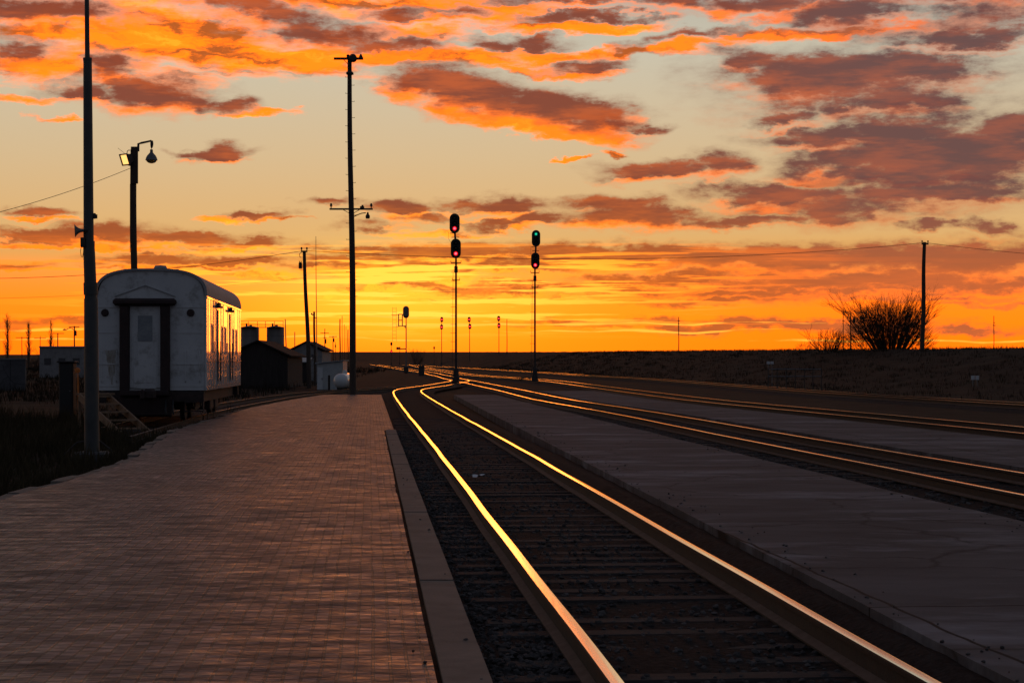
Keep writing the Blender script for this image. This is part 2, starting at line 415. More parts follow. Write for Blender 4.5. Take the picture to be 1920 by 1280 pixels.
M_carside = material('white_car_side_paint', (.66, .66, .64), (.74, .74, .72), 1.1, .16, bump=.010, bscale=2.2, coat=.6, stretch=(1, 1, .35))
M_roofp = material('grey_car_roof_paint', (.26, .26, .265), (.36, .36, .36), 2, .75, bump=.05)
M_maroon = material('maroon_car_paint', (.020, .009, .009), (.040, .016, .014), 4, .7, bump=.2)
M_under = material('grimy_underframe', (.020, .012, .011), (.055, .032, .028), 5, .8, bump=.3)
M_rustst = material('rust_stain', (.22, .17, .12), (.50, .48, .45), 7, .9, stretch=(2.5, 1, .6))
M_glass = material('dark_window_glass', (.03, .04, .045), None, 1, .08, spec=.7)
M_grime = material('grimy_door_pane', (.20, .22, .24), (.28, .30, .31), 6, .3)
M_door = material('dark_doorway_paint', (.018, .014, .012), (.035, .026, .022), 4, .5)
M_twood = material('bare_step_timber', (.17, .105, .062), (.27, .17, .10), 8, .8, bump=.3, stretch=(1, 1, 1))
M_tank = material('white_tank_paint', (.62, .62, .60), (.72, .72, .70), 2, .28, coat=.3)
M_shedw = material('pale_sheet_metal', (.36, .37, .36), (.46, .47, .45), 2, .5, c3=(.22, .18, .15), c3scale=1)
M_barn = material('dark_barn_boards', (.022, .016, .014), (.045, .033, .028), 3, .9, bump=.4, stretch=(3, 3, .3))
M_barnr = material('dark_sheet_roof', (.025, .019, .017), (.045, .034, .030), 1.5, .95, spec=.1)
M_house = material('pale_weatherboard', (.20, .19, .185), (.30, .28, .27), 2, .85, c3=(.13, .11, .10), c3scale=.8)
M_silo = material('grey_silo_steel', (.14, .125, .115), (.21, .19, .175), 1.2, .7, stretch=(1, 1, .2), c3=(.10, .075, .06), c3scale=.7)
M_bark = material('bare_twig_bark', (.050, .034, .024), (.095, .066, .045), 3, .9)
M_grass = material('dry_grass', (.034, .027, .014), (.075, .056, .030), .8, .95, spec=.05)
M_weed = material('winter_weeds', (.016, .013, .009), (.034, .027, .017), .6, .95, spec=.0)
M_wire = material('black_wire', (.015, .013, .012), None, 1, .6)
M_paper = material('crumpled_paper', (.6, .62, .64), (.7, .7, .7), 9, .8)
M_sign = material('pale_sign_paint', (.50, .50, .50), (.62, .62, .60), 3, .6)
M_orange = material('orange_marker_paint', (.75, .20, .03), (.85, .27, .05), 4, .5)
M_concf = material('footing_concrete', (.05, .046, .043), (.09, .083, .077), 4, .9, bump=.3)
M_lensoff = material('dark_signal_lens', (.02, .02, .02), None, 1, .15)
M_red = glow('lit_red_signal', (1.0, .03, .04), 2.2)
M_redh = glow('lit_red_core', (1.0, .07, .11), 3.2)
M_halo = glow('red_lens_halo', (1.0, .008, .014), 1.0)  # emissive ring stands in for the red glow inside the hood
M_ghalo = glow('green_lens_halo', (.0, .30, .17), .35)  # the same painted-in glow ring for the green lamp
M_green = glow('lit_green_signal', (.02, .80, .42), 1.0)
M_flood = glow('lit_floodlight', (1.0, .52, .15), 1.6)

M_globe = material('amber_lamp_glass', (.75, .62, .06), None, 3, .25)
M_globe.node_tree.nodes['Principled BSDF'].inputs['Transmission Weight'].default_value = .8
def joints(mt, bw, rh, off):
    # sawn joints and a few cracks across the slabs
    nt = mt.node_tree; N, L = nt.nodes, nt.links; p = N['Principled BSDF']
    src = p.inputs['Base Color'].links[0].from_socket
    tc = N.new('ShaderNodeTexCoord'); mp = N.new('ShaderNodeMapping'); mp.inputs['Rotation'].default_value = (0, 0, R(-5.5)); mp.inputs['Location'].default_value = off
    L.new(tc.outputs['Object'], mp.inputs[0])
    nz = N.new('ShaderNodeTexNoise'); nz.inputs['Scale'].default_value = 1.3; nz.inputs['Detail'].default_value = 5; L.new(mp.outputs[0], nz.inputs['Vector'])
    ma = N.new('ShaderNodeVectorMath'); ma.operation = 'MULTIPLY_ADD'; L.new(nz.outputs['Color'], ma.inputs[0]); ma.inputs[1].default_value = (.10, .10, 0); L.new(mp.outputs[0], ma.inputs[2])
    b = N.new('ShaderNodeTexBrick'); b.offset = .0; b.inputs['Scale'].default_value = 1; b.inputs['Brick Width'].default_value = bw; b.inputs['Row Height'].default_value = rh; b.inputs['Mortar Size'].default_value = .022; b.inputs['Mortar Smooth'].default_value = .6
    L.new(ma.outputs[0], b.inputs['Vector'])
    v = N.new('ShaderNodeTexVoronoi'); v.feature = 'DISTANCE_TO_EDGE'; v.inputs['Scale'].default_value = .32
    m2 = N.new('ShaderNodeVectorMath'); m2.operation = 'MULTIPLY_ADD'; L.new(nz.outputs['Color'], m2.inputs[0]); m2.inputs[1].default_value = (.9, .9, 0); L.new(mp.outputs[0], m2.inputs[2]); L.new(m2.outputs[0], v.inputs['Vector'])
    mr = N.new('ShaderNodeMapRange'); mr.inputs['From Min'].default_value = .0; mr.inputs['From Max'].default_value = .012; mr.inputs['To Min'].default_value = .6; mr.inputs['To Max'].default_value = 0; L.new(v.outputs['Distance'], mr.inputs[0])
    mxm = N.new('ShaderNodeMath'); mxm.operation = 'MAXIMUM'; L.new(mr.outputs[0], mxm.inputs[0]); L.new(b.outputs['Fac'], mxm.inputs[1])
    mx = N.new('ShaderNodeMix'); mx.data_type = 'RGBA'; L.new(mxm.outputs[0], mx.inputs[0]); L.new(src, mx.inputs[6]); mx.inputs[7].default_value = (.018, .015, .014, 1)
    L.new(mx.outputs[2], p.inputs['Base Color'])
joints(M_conc, 3.9, 6.2, (.3, 1.0, 0))
def steel():
    mt = bpy.data.materials.new('polished_rail_top'); mt.use_nodes = True
    nt = mt.node_tree; N, L = nt.nodes, nt.links
    p = N['Principled BSDF']; p.inputs['Metallic'].default_value = 1.0
    tc = N.new('ShaderNodeTexCoord')
    mp = N.new('ShaderNodeMapping'); mp.inputs['Scale'].default_value = (40, 1.2, 1); L.new(tc.outputs['Object'], mp.inputs[0])
    nz = N.new('ShaderNodeTexNoise'); nz.inputs['Scale'].default_value = 1.0; nz.inputs['Detail'].default_value = 4; L.new(mp.outputs[0], nz.inputs['Vector'])
    mr = N.new('ShaderNodeMapRange'); mr.inputs['To Min'].default_value = .06; mr.inputs['To Max'].default_value = .18; L.new(nz.outputs['Fac'], mr.inputs[0])
    L.new(mr.outputs[0], p.inputs['Roughness'])
    p.inputs['Base Color'].default_value = (1.0, .93, .68, 1)
    return mt
M_steel = steel()
M_dull = material('worn_rail_top', (.10, .07, .05), (.20, .15, .11), 5, .5, metal=.6)

def brick():
    mt = bpy.data.materials.new('paving_brick'); mt.use_nodes = True
    nt = mt.node_tree; N, L = nt.nodes, nt.links
    p = N['Principled BSDF']; p.inputs['Specular IOR Level'].default_value = .48
    tc = N.new('ShaderNodeTexCoord'); mp = N.new('ShaderNodeMapping'); mp.inputs['Rotation'].default_value = (0, 0, R(-94.5))
    L.new(tc.outputs['Object'], mp.inputs[0])
    wz = N.new('ShaderNodeTexNoise'); wz.inputs['Scale'].default_value = 1.1; wz.inputs['Detail'].default_value = 3; L.new(mp.outputs[0], wz.inputs['Vector'])
    ma = N.new('ShaderNodeVectorMath'); ma.operation = 'MULTIPLY_ADD'; L.new(wz.outputs['Color'], ma.inputs[0]); ma.inputs[1].default_value = (.045, .04, 0); L.new(mp.outputs[0], ma.inputs[2])
    b = N.new('ShaderNodeTexBrick'); b.offset = .5; b.inputs['Scale'].default_value = 1.0
    b.inputs['Brick Width'].default_value = .125; b.inputs['Row Height'].default_value = .088; b.inputs['Mortar Size'].default_value = .0115; b.inputs['Mortar Smooth'].default_value = .5
    b.inputs['Color1'].default_value = (.030, .021, .021, 1); b.inputs['Color2'].default_value = (.205, .138, .125, 1); b.inputs['Mortar'].default_value = (.006, .005, .005, 1)
    b.inputs['Bias'].default_value = -.1
    L.new(ma.outputs[0], b.inputs['Vector'])
    # stains, dark damp rows and pale worn bricks
    n1 = N.new('ShaderNodeTexNoise'); n1.inputs['Scale'].default_value = 1.0; n1.inputs['Detail'].default_value = 7; n1.inputs['Roughness'].default_value = .75
    m1 = N.new('ShaderNodeMapping'); m1.inputs['Scale'].default_value = (4.6, 1.5, 1); L.new(mp.outputs[0], m1.inputs[0]); L.new(m1.outputs[0], n1.inputs['Vector'])
    r1 = N.new('ShaderNodeMapRange'); r1.inputs['From Min'].default_value = .30; r1.inputs['From Max'].default_value = .70; r1.inputs['To Min'].default_value = .22; r1.inputs['To Max'].default_value = 1.75; L.new(n1.outputs['Fac'], r1.inputs[0])
    mu = N.new('ShaderNodeMix'); mu.data_type = 'RGBA'; mu.blend_type = 'MULTIPLY'; mu.inputs[0].default_value = 1.0
    L.new(b.outputs['Color'], mu.inputs[6]); L.new(r1.outputs[0], mu.inputs[7])
    n4 = N.new('ShaderNodeTexNoise'); n4.inputs['Scale'].default_value = .33; n4.inputs['Detail'].default_value = 5; n4.inputs['Roughness'].default_value = .65; L.new(mp.outputs[0], n4.inputs['Vector'])
    r4 = N.new('ShaderNodeMapRange'); r4.inputs['From Min'].default_value = .33; r4.inputs['From Max'].default_value = .67; r4.inputs['To Min'].default_value = .55; r4.inputs['To Max'].default_value = 1.35; L.new(n4.outputs['Fac'], r4.inputs[0])
    mu4 = N.new('ShaderNodeMix'); mu4.data_type = 'RGBA'; mu4.blend_type = 'MULTIPLY'; mu4.inputs[0].default_value = 1.0
    L.new(mu.outputs[2], mu4.inputs[6]); L.new(r4.outputs[0], mu4.inputs[7])
    L.new(mu4.outputs[2], p.inputs['Base Color'])
    r2 = N.new('ShaderNodeMapRange'); r2.inputs['From Min'].default_value = .3; r2.inputs['From Max'].default_value = .7; r2.inputs['To Min'].default_value = .84; r2.inputs['To Max'].default_value = .33; L.new(n1.outputs['Fac'], r2.inputs[0])
    L.new(r2.outputs[0], p.inputs['Roughness'])
    n2 = N.new('ShaderNodeTexNoise'); n2.inputs['Scale'].default_value = 9; n2.inputs['Detail'].default_value = 5; L.new(mp.outputs[0], n2.inputs['Vector'])
    h = N.new('ShaderNodeMath'); h.operation = 'MULTIPLY_ADD'; L.new(b.outputs['Fac'], h.inputs[0]); h.inputs[1].default_value = -.6; L.new(n2.outputs['Fac'], h.inputs[2])
    bp = N.new('ShaderNodeBump'); bp.inputs['Strength'].default_value = .8; bp.inputs['Distance'].default_value = .016
    L.new(h.outputs[0], bp.inputs['Height']); L.new(bp.outputs[0], p.inputs['Normal'])
    return mt
M_brick = brick()

# ================================================================== tracks: where they run
G = 0.7525
def smooth_line(pts, sig, y0, y1):
    pts = sorted(pts, key=lambda p: p[1])
    X = np.array([p[0] for p in pts]); Y = np.array([p[1] for p in pts])
    yy = np.arange(y0 - 30, y1 + 30, 0.5)
    xx = np.interp(yy, Y, X)
    n = max(2, len(Y) // 6)
    s0 = (X[n] - X[0]) / (Y[n] - Y[0]); s1 = (X[-1] - X[-2]) / (Y[-1] - Y[-2])
    xx = np.where(yy < Y[0], X[0] + (yy - Y[0]) * s0, xx); xx = np.where(yy > Y[-1], X[-1] + (yy - Y[-1]) * s1, xx)
    k = np.exp(-0.5 * (np.arange(-60, 61) * 0.5 / sig) ** 2); k /= k.sum()
    xs = np.convolve(np.pad(xx, 60, mode='edge'), k, 'valid')
    return yy, xs
def from_rails(left, right, **kw):
    pts = []
    for (x, y) in left: p = px(x, y); pts.append((p[0] + G, p[1]))
    for (x, y) in right: p = px(x, y); pts.append((p[0] - G, p[1]))
    return smooth_line(pts, **kw)
# siding by the platform
a = [px(x, y) for x, y in [(1165,1280),(1107,1210),(1050,1137),(997,1063),(950,1010),(893,927)]]
b_ = [px(x, y) for x, y in [(1755,1277),(1580,1190),(1440,1107),(1370,1063),(1280,1010),(1200,963),(1107,913),(1043,883)]]
pts1 = [(p[0] + G, p[1]) for p in a] + [(p[0] - G, p[1]) for p in b_]
c1 = np.polyfit([p[1] for p in pts1], [p[0] for p in pts1], 1)
print('siding line', c1)
near = [(float(np.polyval(c1, Y)), Y) for Y in range(-12, 28, 2)]
farL = [px(x, y) for x, y in [(831,855),(812,834),(794,810),(775,789),(756,765),(741,744)]]
pts1 = near + [(p[0] + G, p[1]) for p in farL]
Yb = farL[-1][1]
print('bend', farL[-1])
turn = [px(x, y) for x, y in [(736,733),(744,728.5),(775,725),(805,721),(831,716.5),(851,713.5)]]
pts1 += [(p[0] + G, p[1]) for p in turn]
T2 = from_rails([(1920,926.5),(1705,885),(1490,841.5),(1275,800),(1060,758.5),(981,743.5),(912,726.5),(848,712.5),(822,705.5),(797,699.5)],
                [(1920,886),(1705,850),(1490,817),(1275,779),(1060,748),(981,730.5),(906,716.5),(861,709.2),(831,702.5),(800,696.5)], sig=6, y0=-10, y1=420)
T3 = from_rails([(1920,812),(1705,790),(1490,769),(1275,749.6),(1060,719)], [(1920,797.5),(1705,780),(1490,762),(1275,740),(1060,714),(1000,709),(944,706),(887,702),(857,697.5),(812,691),(797,687.5)], sig=9, y0=-10, y1=420)
T4 = from_rails([(1920,759.5),(1705,747),(1490,734),(1275,716),(1060,702.5)], [(1920,753),(1705,741.5),(1490,727),(1275,711.5),(1060,699),(1000,696.6),(925,692),(859,688.5)], sig=12, y0=-10, y1=420)
def X2(Y): return float(np.interp(Y, *T2))
def X3(Y): return float(np.interp(Y, *T3))
def X4(Y): return float(np.interp(Y, *T4))
Ye = turn[-1][1]
for k in range(1, 6): pts1.append((X2(Ye + 14 + k * 8) , Ye + 14 + k * 8))
T1 = smooth_line(pts1, sig=4.5, y0=-10, y1=Ye + 40)
def X1(Y): return float(np.interp(Y, *T1))
print('T1', [(Y, round(X1(Y), 2)) for Y in (9, 20, 40, 60, 80, 95, 105, 120, 140, 160, 180)])
print('T2', [(Y, round(X2(Y), 2)) for Y in (9, 20, 40, 60, 80, 100, 140, 180, 220, 300)])
print('T3', [(Y, round(X3(Y), 2)) for Y in (20, 40, 60, 100, 140, 180, 220, 300)])
print('T4', [(Y, round(X4(Y), 2)) for Y in (40, 60, 100, 140, 180, 220, 300)])

def XS(Y): return float(np.polyval(c1, Y))
# siding on the left, under the railway car
T0 = smooth_line([(-9.0, 30), (-9.3, 40), (-9.75, 46), (-10.15, 51), (-10.62, 57), (-11.0, 63), (-11.25, 70), (-11.4, 78), (-11.35, 87), (-10.75, 97), (-9.3, 106), (-7.6, 115), (-6.2, 123), (-5.2, 132), (-4.75, 140)], sig=3, y0=26, y1=140)
def X0(Y): return float(np.interp(Y, *T0))
def z0(Y): return float(-0.115 * (1 - sm((np.asarray(Y) - 70) / 40)))

# ================================================================== ground
def bank(X, Y):
    d = (X - np.interp(Y, *T4)) * .985
    d = np.where(Y > 400, X - (np.interp(400, *T4) - (Y - 400) * .165), d)
    return 2.9 * sm((d - 5) / 21) * (1 - .25 * sm((Y - 500) / 900))
def land(X, Y):
    X = np.asarray(X, float); Y = np.asarray(Y, float)
    left = sm((-X - 4.6) / 1.6) * sm((84 - Y) / 14)
    return zg(Y) - 0.26 - .10 * left + bank(X, Y)
xs = np.unique(np.concatenate([np.linspace(-30, 60, 130), -30 - np.geomspace(1, 5000, 45), 60 + np.geomspace(1, 5000, 45)]))
ys = np.unique(np.concatenate([np.arange(-25, 130, 1.5), np.arange(130, 420, 4), np.geomspace(420, 8500, 70)]))
XX, YY = np.meshgrid(xs, ys)
ZZ = land(XX, YY)
und = np.sin(XX * .83 + YY * .31) * np.sin(YY * .57 - XX * .21) * .5 + np.sin(XX * 2.1 + 1.3 * np.sin(YY * .9)) * .25
clear_of_track = sm((np.abs(XX - np.interp(YY, *T4) + 9) - 13) / 6) * sm((np.abs(XX + 10.3) - 3) / 2)
ZZ = ZZ + und * .10 * np.clip(clear_of_track, 0, 1) * (1 + 2 * sm((YY - 150) / 300)) * (XX > -30) * (XX < 200)
nx, ny = len(xs), len(ys)
vs = np.stack([XX.ravel(), YY.ravel(), ZZ.ravel()], 1)
fs = [(j * nx + i, j * nx + i + 1, (j + 1) * nx + i + 1, (j + 1) * nx + i) for j in range(ny - 1) for i in range(nx - 1)]
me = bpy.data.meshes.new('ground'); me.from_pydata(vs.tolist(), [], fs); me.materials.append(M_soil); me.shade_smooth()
o = bpy.data.objects.new('ground', me); col.objects.link(o); tag(o, kind='structure')

def ysamples(y0, y1):
    out = [y0]
    while out[-1] < y1:
        y = out[-1]; out.append(y + (0.4 if y < 30 else 0.8 if y < 170 else 2.5))
    out[-1] = y1
    return out
def ribbon(mb, Ys, xl, xr, zt, zb, mi=0):
    """solid strip between two edge lines, top zt(Y), bottom zb(Y)"""
    n = len(Ys); v = []
    for Y in Ys:
        v += [(xl(Y), Y, zb(Y)), (xl(Y), Y, zt(Y)), (xr(Y), Y, zt(Y)), (xr(Y), Y, zb(Y))]
    f = []
    for i in range(n - 1):
        a = i * 4; b = a + 4
        f += [(a, a + 1, b + 1, b), (a + 1, a + 2, b + 2, b + 1), (a + 2, a + 3, b + 3, b + 2)]
    f += [(0, 3, 2, 1), ((n-1)*4, (n-1)*4+1, (n-1)*4+2, (n-1)*4+3)]
    mb._a(v, f, mi)
def ballast_bed(name, XF, y0, y1, wl, wr, zt, m, zoff=None, zr=None):
    mb = MB(); Ys = ysamples(y0, y1); n = len(Ys)
    offs = [-wl - .35, -wl, -.9, -.55, 0, .55, .9, wr, wr + .35]
    v = []; f = []
    for Y in Ys:
        zz = float(zg(Y)) + (zoff(Y) if zoff else 0)
        for k, of in enumerate(offs):
            h = zt if 0 < k < 8 else -.30
            if 1 < k < 7: h += .008 if k in (3, 4, 5) else 0
            if k == 7 and zr is not None: h = zr
            if k == 8 and zr is not None: h = zr - .06
            h += (rng.random() - .5) * .025
            v.append((XF(Y) + of, Y, zz + h))
    K = len(offs)
    for i in range(n - 1):
        for k in range(K - 1): f.append((i*K+k, i*K+k+1, (i+1)*K+k+1, (i+1)*K+k))
    mb._a(v, f)
    return tag(mb.build(name, m), kind='structure')
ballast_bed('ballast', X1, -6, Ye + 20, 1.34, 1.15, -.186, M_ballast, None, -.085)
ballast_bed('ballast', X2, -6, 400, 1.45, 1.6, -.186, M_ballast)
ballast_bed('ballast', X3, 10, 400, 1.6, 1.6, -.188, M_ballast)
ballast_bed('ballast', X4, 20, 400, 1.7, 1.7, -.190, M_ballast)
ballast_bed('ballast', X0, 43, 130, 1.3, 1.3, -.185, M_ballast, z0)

# platform of paving bricks, its concrete kerb, and the asphalt beyond
EL = [(-6.0, -8), (-5.9, 12)] + [px(x, y, -.05) for x, y in [(0,941),(60,916),(160,891),(240,866),(330,806),(400,786),(470,763)]] + [px(560, 746, -.05), (-9.6, 94)]
ely = [p[1] for p in EL]; elx = [p[0] for p in EL]
wob = lambda Y: .025 * math.sin(Y * 1.7) + .02 * math.sin(Y * 3.9 + 1)
def XE(Y): return float(np.interp(Y, ely, elx)) + wob(Y)
YB = px(730, 806, -.05)[1]
ZP = lambda Y: -.05 + .012 * math.sin(Y * .9) * math.sin(Y * .23)
def sheet(name, y0, y1, xl, xr, zt, zb, m, nx=26, st=.5, und_=.004):
    mb = MB(); Ys = list(np.arange(y0, y1, st)) + [y1]; v = []; f = []
    for Y in Ys:
        a, b = xl(Y), xr(Y)
        v.append((a, Y, zb))
        for i in range(nx + 1):
            t = i / nx; x = a + (b - a) * t
            v.append((x, Y, zt(Y) + und_ * math.sin(x * 1.3 + .4 * Y) * math.sin(.7 * Y - x)))
        v.append((b, Y, zb))
    K = nx + 3
    for j in range(len(Ys) - 1):
        for i in range(K - 1): f.append((j*K+i, j*K+i+1, (j+1)*K+i+1, (j+1)*K+i))
    e = (len(Ys) - 1) * K
    f.append(tuple(range(K))); f.append(tuple(range(e + K - 1, e - 1, -1)))
    mb._a(v, f)
    return tag(mb.build(name, m), kind='structure')
sheet('brick_platform', -8, YB - .06, XE, lambda Y: XS(Y) - 1.605, ZP, -.4, M_brick, und_=.012)
sheet('brick_platform', YB + .05, 93, XE, lambda Y: XS(Y) - 1.37, lambda Y: -.062, -.4, M_brick, 14, 1.0)
mb = MB(); Y = -8.0
while Y < YB - .3:
    L_ = 3.0; dz = random.uniform(-.006, .008)
    Ys = [Y + .006 + t * (min(L_, YB - Y) - .012) for t in (0, .33, .66, 1)]
    ribbon(mb, Ys, lambda q: XS(q) - 1.575, lambda q: XS(q) - 1.335, lambda q: -.035 + dz, lambda q: -.4)
    Y += L_
tag(mb.build('kerb', M_kerb, ang=20), kind='structure')
mb = MB(); ribbon(mb, [-8 + .5 * i for i in range(int((YB + 8) / .5))], lambda q: XS(q) - 1.615, lambda q: XS(q) - 1.565, lambda q: -.066 + .006 * math.sin(q * 5.1), lambda q: -.4)
tag(mb.build('dirt_joint', M_soil), kind='structure')
mb = MB(); Y = 4.0
while Y < 62:
    L_ = random.uniform(.7, 1.5); dx = random.uniform(-.035, .02); dz = random.uniform(-.035, .005); Ys = [Y + .012, Y + L_ / 2, Y + L_ - .012]
    ribbon(mb, Ys, lambda q: XE(q) - .20 + dx, lambda q: XE(q) - .015 + dx, lambda q: -.06 + dz, lambda q: -.4)
    Y += L_
tag(mb.build('edging_stones', M_kerb, ang=20), kind='structure')
# concrete walkways between the tracks
c_far = [px(x, y, -.04) for x, y in [(1848,955.6),(1490,879.5),(1280,823),(1060,772),(985,753)]]
cx_, cy_ = [p[0] for p in c_far][::1], [p[1] for p in c_far]
kf = np.polyfit(cy_, cx_, 1)
c_near = [px(x, y, -.04) for x, y in [(1847,1250),(1613,1137),(1280,960),(1060,842),(930,776),(850,741)]]
kn = np.polyfit([p[1] for p in c_near], [p[0] for p in c_near], 1)
print('walk', kf, kn, c_near[-1])
W1e = c_near[-1][1] + 2
sheet('concrete_walkway', -8, W1e, lambda Y: float(np.polyval(kn, Y)), lambda Y: float(np.polyval(kf, Y)) + .02 * math.sin(Y * .8), lambda Y: -.045, -.4, M_conc, 12, .6)
sheet('concrete_walkway', 8, 105, lambda Y: X2(Y) + 1.62, lambda Y: X3(Y) - 1.62, lambda Y: -.06 + float(zg(Y)), -.4, M_conc, 10, 1.0)

# ================================================================== rails
PROF = [(-.070, -.165), (-.070, -.152), (-.014, -.130), (-.010, -.050), (-.034, -.036), (-.037, -.010), (-.033, -.002), (-.018, 0.0), (.018, 0.0), (.033, -.002), (.037, -.010), (.034, -.036), (.010, -.050), (.014, -.130), (.070, -.152), (.070, -.165)]
def rail(XF, side, y0, y1, zo, parent, wav=0.004, top=None):
    Ys = ysamples(y0, y1); n = len(Ys); K = len(PROF); v = []; f = []; mi = []
    ph = random.uniform(0, 6)
    for Y in Ys:
        e = .5; dx = (XF(Y + e) - XF(Y - e)) / (2 * e); l = math.hypot(1, dx); nx_, ny_ = 1 / l, -dx / l
        w = wav * (math.sin(Y * .55 + ph) + .7 * math.sin(Y * 1.13 + 2 * ph))
        cx, cyy = XF(Y) + nx_ * (side * G + w), Y + ny_ * side * G
        z = float(zg(Y)) + (zo(Y) if callable(zo) else zo) + .5 * wav * math.sin(Y * .8 + ph)
        for (a, b) in PROF: v.append((cx + nx_ * a, cyy + ny_ * a, z + b))
    for i in range(n - 1):
        for k in range(K - 1):
            f.append((i*K+k, i*K+k+1, (i+1)*K+k+1, (i+1)*K+k)); mi.append(0 if 6 <= k <= 8 else 2 if k in (1, 13) else 1)
    mb = MB(); mb._a(v, f); mb.mi = mi
    return mb.build('rail', [top or M_steel, M_rust, M_flange], parent, ang=24)
def sleepers(XF, y0, y1, zt, parent, zo=None):
    Y = y0; k = 0
    while Y < y1 and k < 100:
        mb = MB(); dx = (XF(Y + .5) - XF(Y - .5)); ang = -math.atan(dx)
        mb.box((XF(Y) + random.uniform(-.04, .04), Y, zt - .08 + float(zg(Y)) + (zo(Y) if zo else 0) + random.uniform(-.012, .006)), (2.45 + random.uniform(-.08, .08), .22, .16), rz=ang + random.uniform(-.02, .02), bev=.015)
        mb.build('sleeper', M_timber, parent); Y += .54; k += 1
tr = thing('railway_track', 'shiny railway track closest to the brick platform, bending at its far end', 'railway track')
rail(X1, -1, -6, Ye + 4, -.004, tr); rail(X1, 1, -6, Ye + 12, -.004, tr); sleepers(X1, 6, 56, -.171, tr)
tr = thing('railway_track', 'railway track just right of the wide concrete walkway, second from the platform', 'railway track')
rail(X2, -1, -6, 405, 0, tr, .003); rail(X2, 1, -6, 405, 0, tr, .003); sleepers(X2, 26, 78, -.167, tr)
tr = thing('railway_track', 'railway track third from the platform, past a second narrow concrete strip', 'railway track')
rail(X3, -1, 10, 400, -.002, tr, .003); rail(X3, 1, 10, 400, -.002, tr, .003); sleepers(X3, 44, 96, -.169, tr)
tr = thing('railway_track', 'farthest railway track running along the foot of the dark bank', 'railway track')
rail(X4, -1, 20, 400, -.003, tr, .003); rail(X4, 1, 20, 400, -.003, tr, .003); sleepers(X4, 66, 118, -.170, tr)
tr = thing('railway_track', 'dull railway siding under the white car, left of the platform', 'railway track')
rail(X0, -1, 46.5, 128, lambda Y: z0(Y) - .008, tr, .004, M_dull); rail(X0, 1, 41, 124, lambda Y: z0(Y) - .008, tr, .004, M_dull); sleepers(X0, 44, 92, -.17, tr, z0)

# loose stones on the near ballast
def stones(name, spots):
    t = (1 + 5 ** .5) / 2
    iv = np.array([(-1,t,0),(1,t,0),(-1,-t,0),(1,-t,0),(0,-1,t),(0,1,t),(0,-1,-t),(0,1,-t),(t,0,-1),(t,0,1),(-t,0,-1),(-t,0,1)], float); iv /= np.linalg.norm(iv[0])
    ifc = np.array([(0,11,5),(0,5,1),(0,1,7),(0,7,10),(0,10,11),(1,5,9),(5,11,4),(11,10,2),(10,7,6),(7,1,8),(3,9,4),(3,4,2),(3,2,6),(3,6,8),(3,8,9),(4,9,5),(2,4,11),(6,2,10),(8,6,7),(9,8,1)])
    n = len(spots); sp = np.array(spots)
    V = iv[None] * (1 + (rng.random((n, 12, 1)) - .5) * .6) * (sp[:, 3][:, None, None] * (np.array([1, 1, .7]) * (1 + (rng.random((n, 1, 3)) - .5) * .7)))
    a = rng.random(n) * 6.28; ca, sa = np.cos(a)[:, None], np.sin(a)[:, None]
    V = np.stack([V[..., 0] * ca - V[..., 1] * sa, V[..., 0] * sa + V[..., 1] * ca, V[..., 2]], -1) + sp[:, None, :3]
    Fc = ifc[None] + (np.arange(n) * 12)[:, None, None]
    me = bpy.data.meshes.new(name); me.from_pydata(V.reshape(-1, 3).tolist(), [], Fc.reshape(-1, 3).tolist()); me.materials.append(M_stone)
    o = bpy.data.objects.new(name, me); col.objects.link(o); return o
sp = []
for _ in range(15000):
    Y = 6.5 + 40 * random.random() ** 1.9; q = random.random()
    if q < .42: u = random.uniform(-1.33, -.81); z = -.184
    elif q < .72: u = random.uniform(.81, 1.20); z = -.184
    else: u = random.uniform(-.68, .68); z = -.180
    sp.append((X1(Y) + u, Y, z + random.uniform(-.012, .014), random.uniform(.010, .026)))
for _ in range(4000):
    Y = 18 + 45 * random.random(); u = random.choice([random.uniform(-1.4, -.8), random.uniform(-.7, .7), random.uniform(.8, 1.55)])
    sp.append((X2(Y) + u, Y, -.184 + random.uniform(-.01, .015), random.uniform(.015, .03)))
for _ in range(260):
    Y = 6.5 + 50 * random.random() ** 1.5
    if random.random() < .6: x = float(np.polyval(kn, Y)) + abs(random.gauss(0, .22))
    else: x = float(np.polyval(kf, Y)) - abs(random.gauss(0, .25))
    sp.append((x, Y, -.040, random.uniform(.006, .016)))
for _ in range(30):
    Y = 6.5 + 30 * random.random() ** 1.5; sp.append((XS(Y) - 1.36 - abs(random.gauss(0, .2)), Y, -.036, random.uniform(.005, .012)))
tag(stones('ballast_stones', sp), kind='stuff')
mb = MB(); p = px(898, 895, -.13)
o_v = []
for i in range(5):
    for j in range(4): o_v.append((p[0] + (i - 2) * .045 + random.uniform(-.012, .012), p[1] + (j - 1.5) * .05 + random.uniform(-.012, .012), -.125 + random.uniform(0, .05)))
mb._a(o_v, [(i*4+j, i*4+j+1, (i+1)*4+j+1, (i+1)*4+j) for i in range(4) for j in range(3)])
tag(mb.build('paper_scrap', M_paper), 'crumpled pale paper scrap lying between the rails of the nearest track', 'litter')

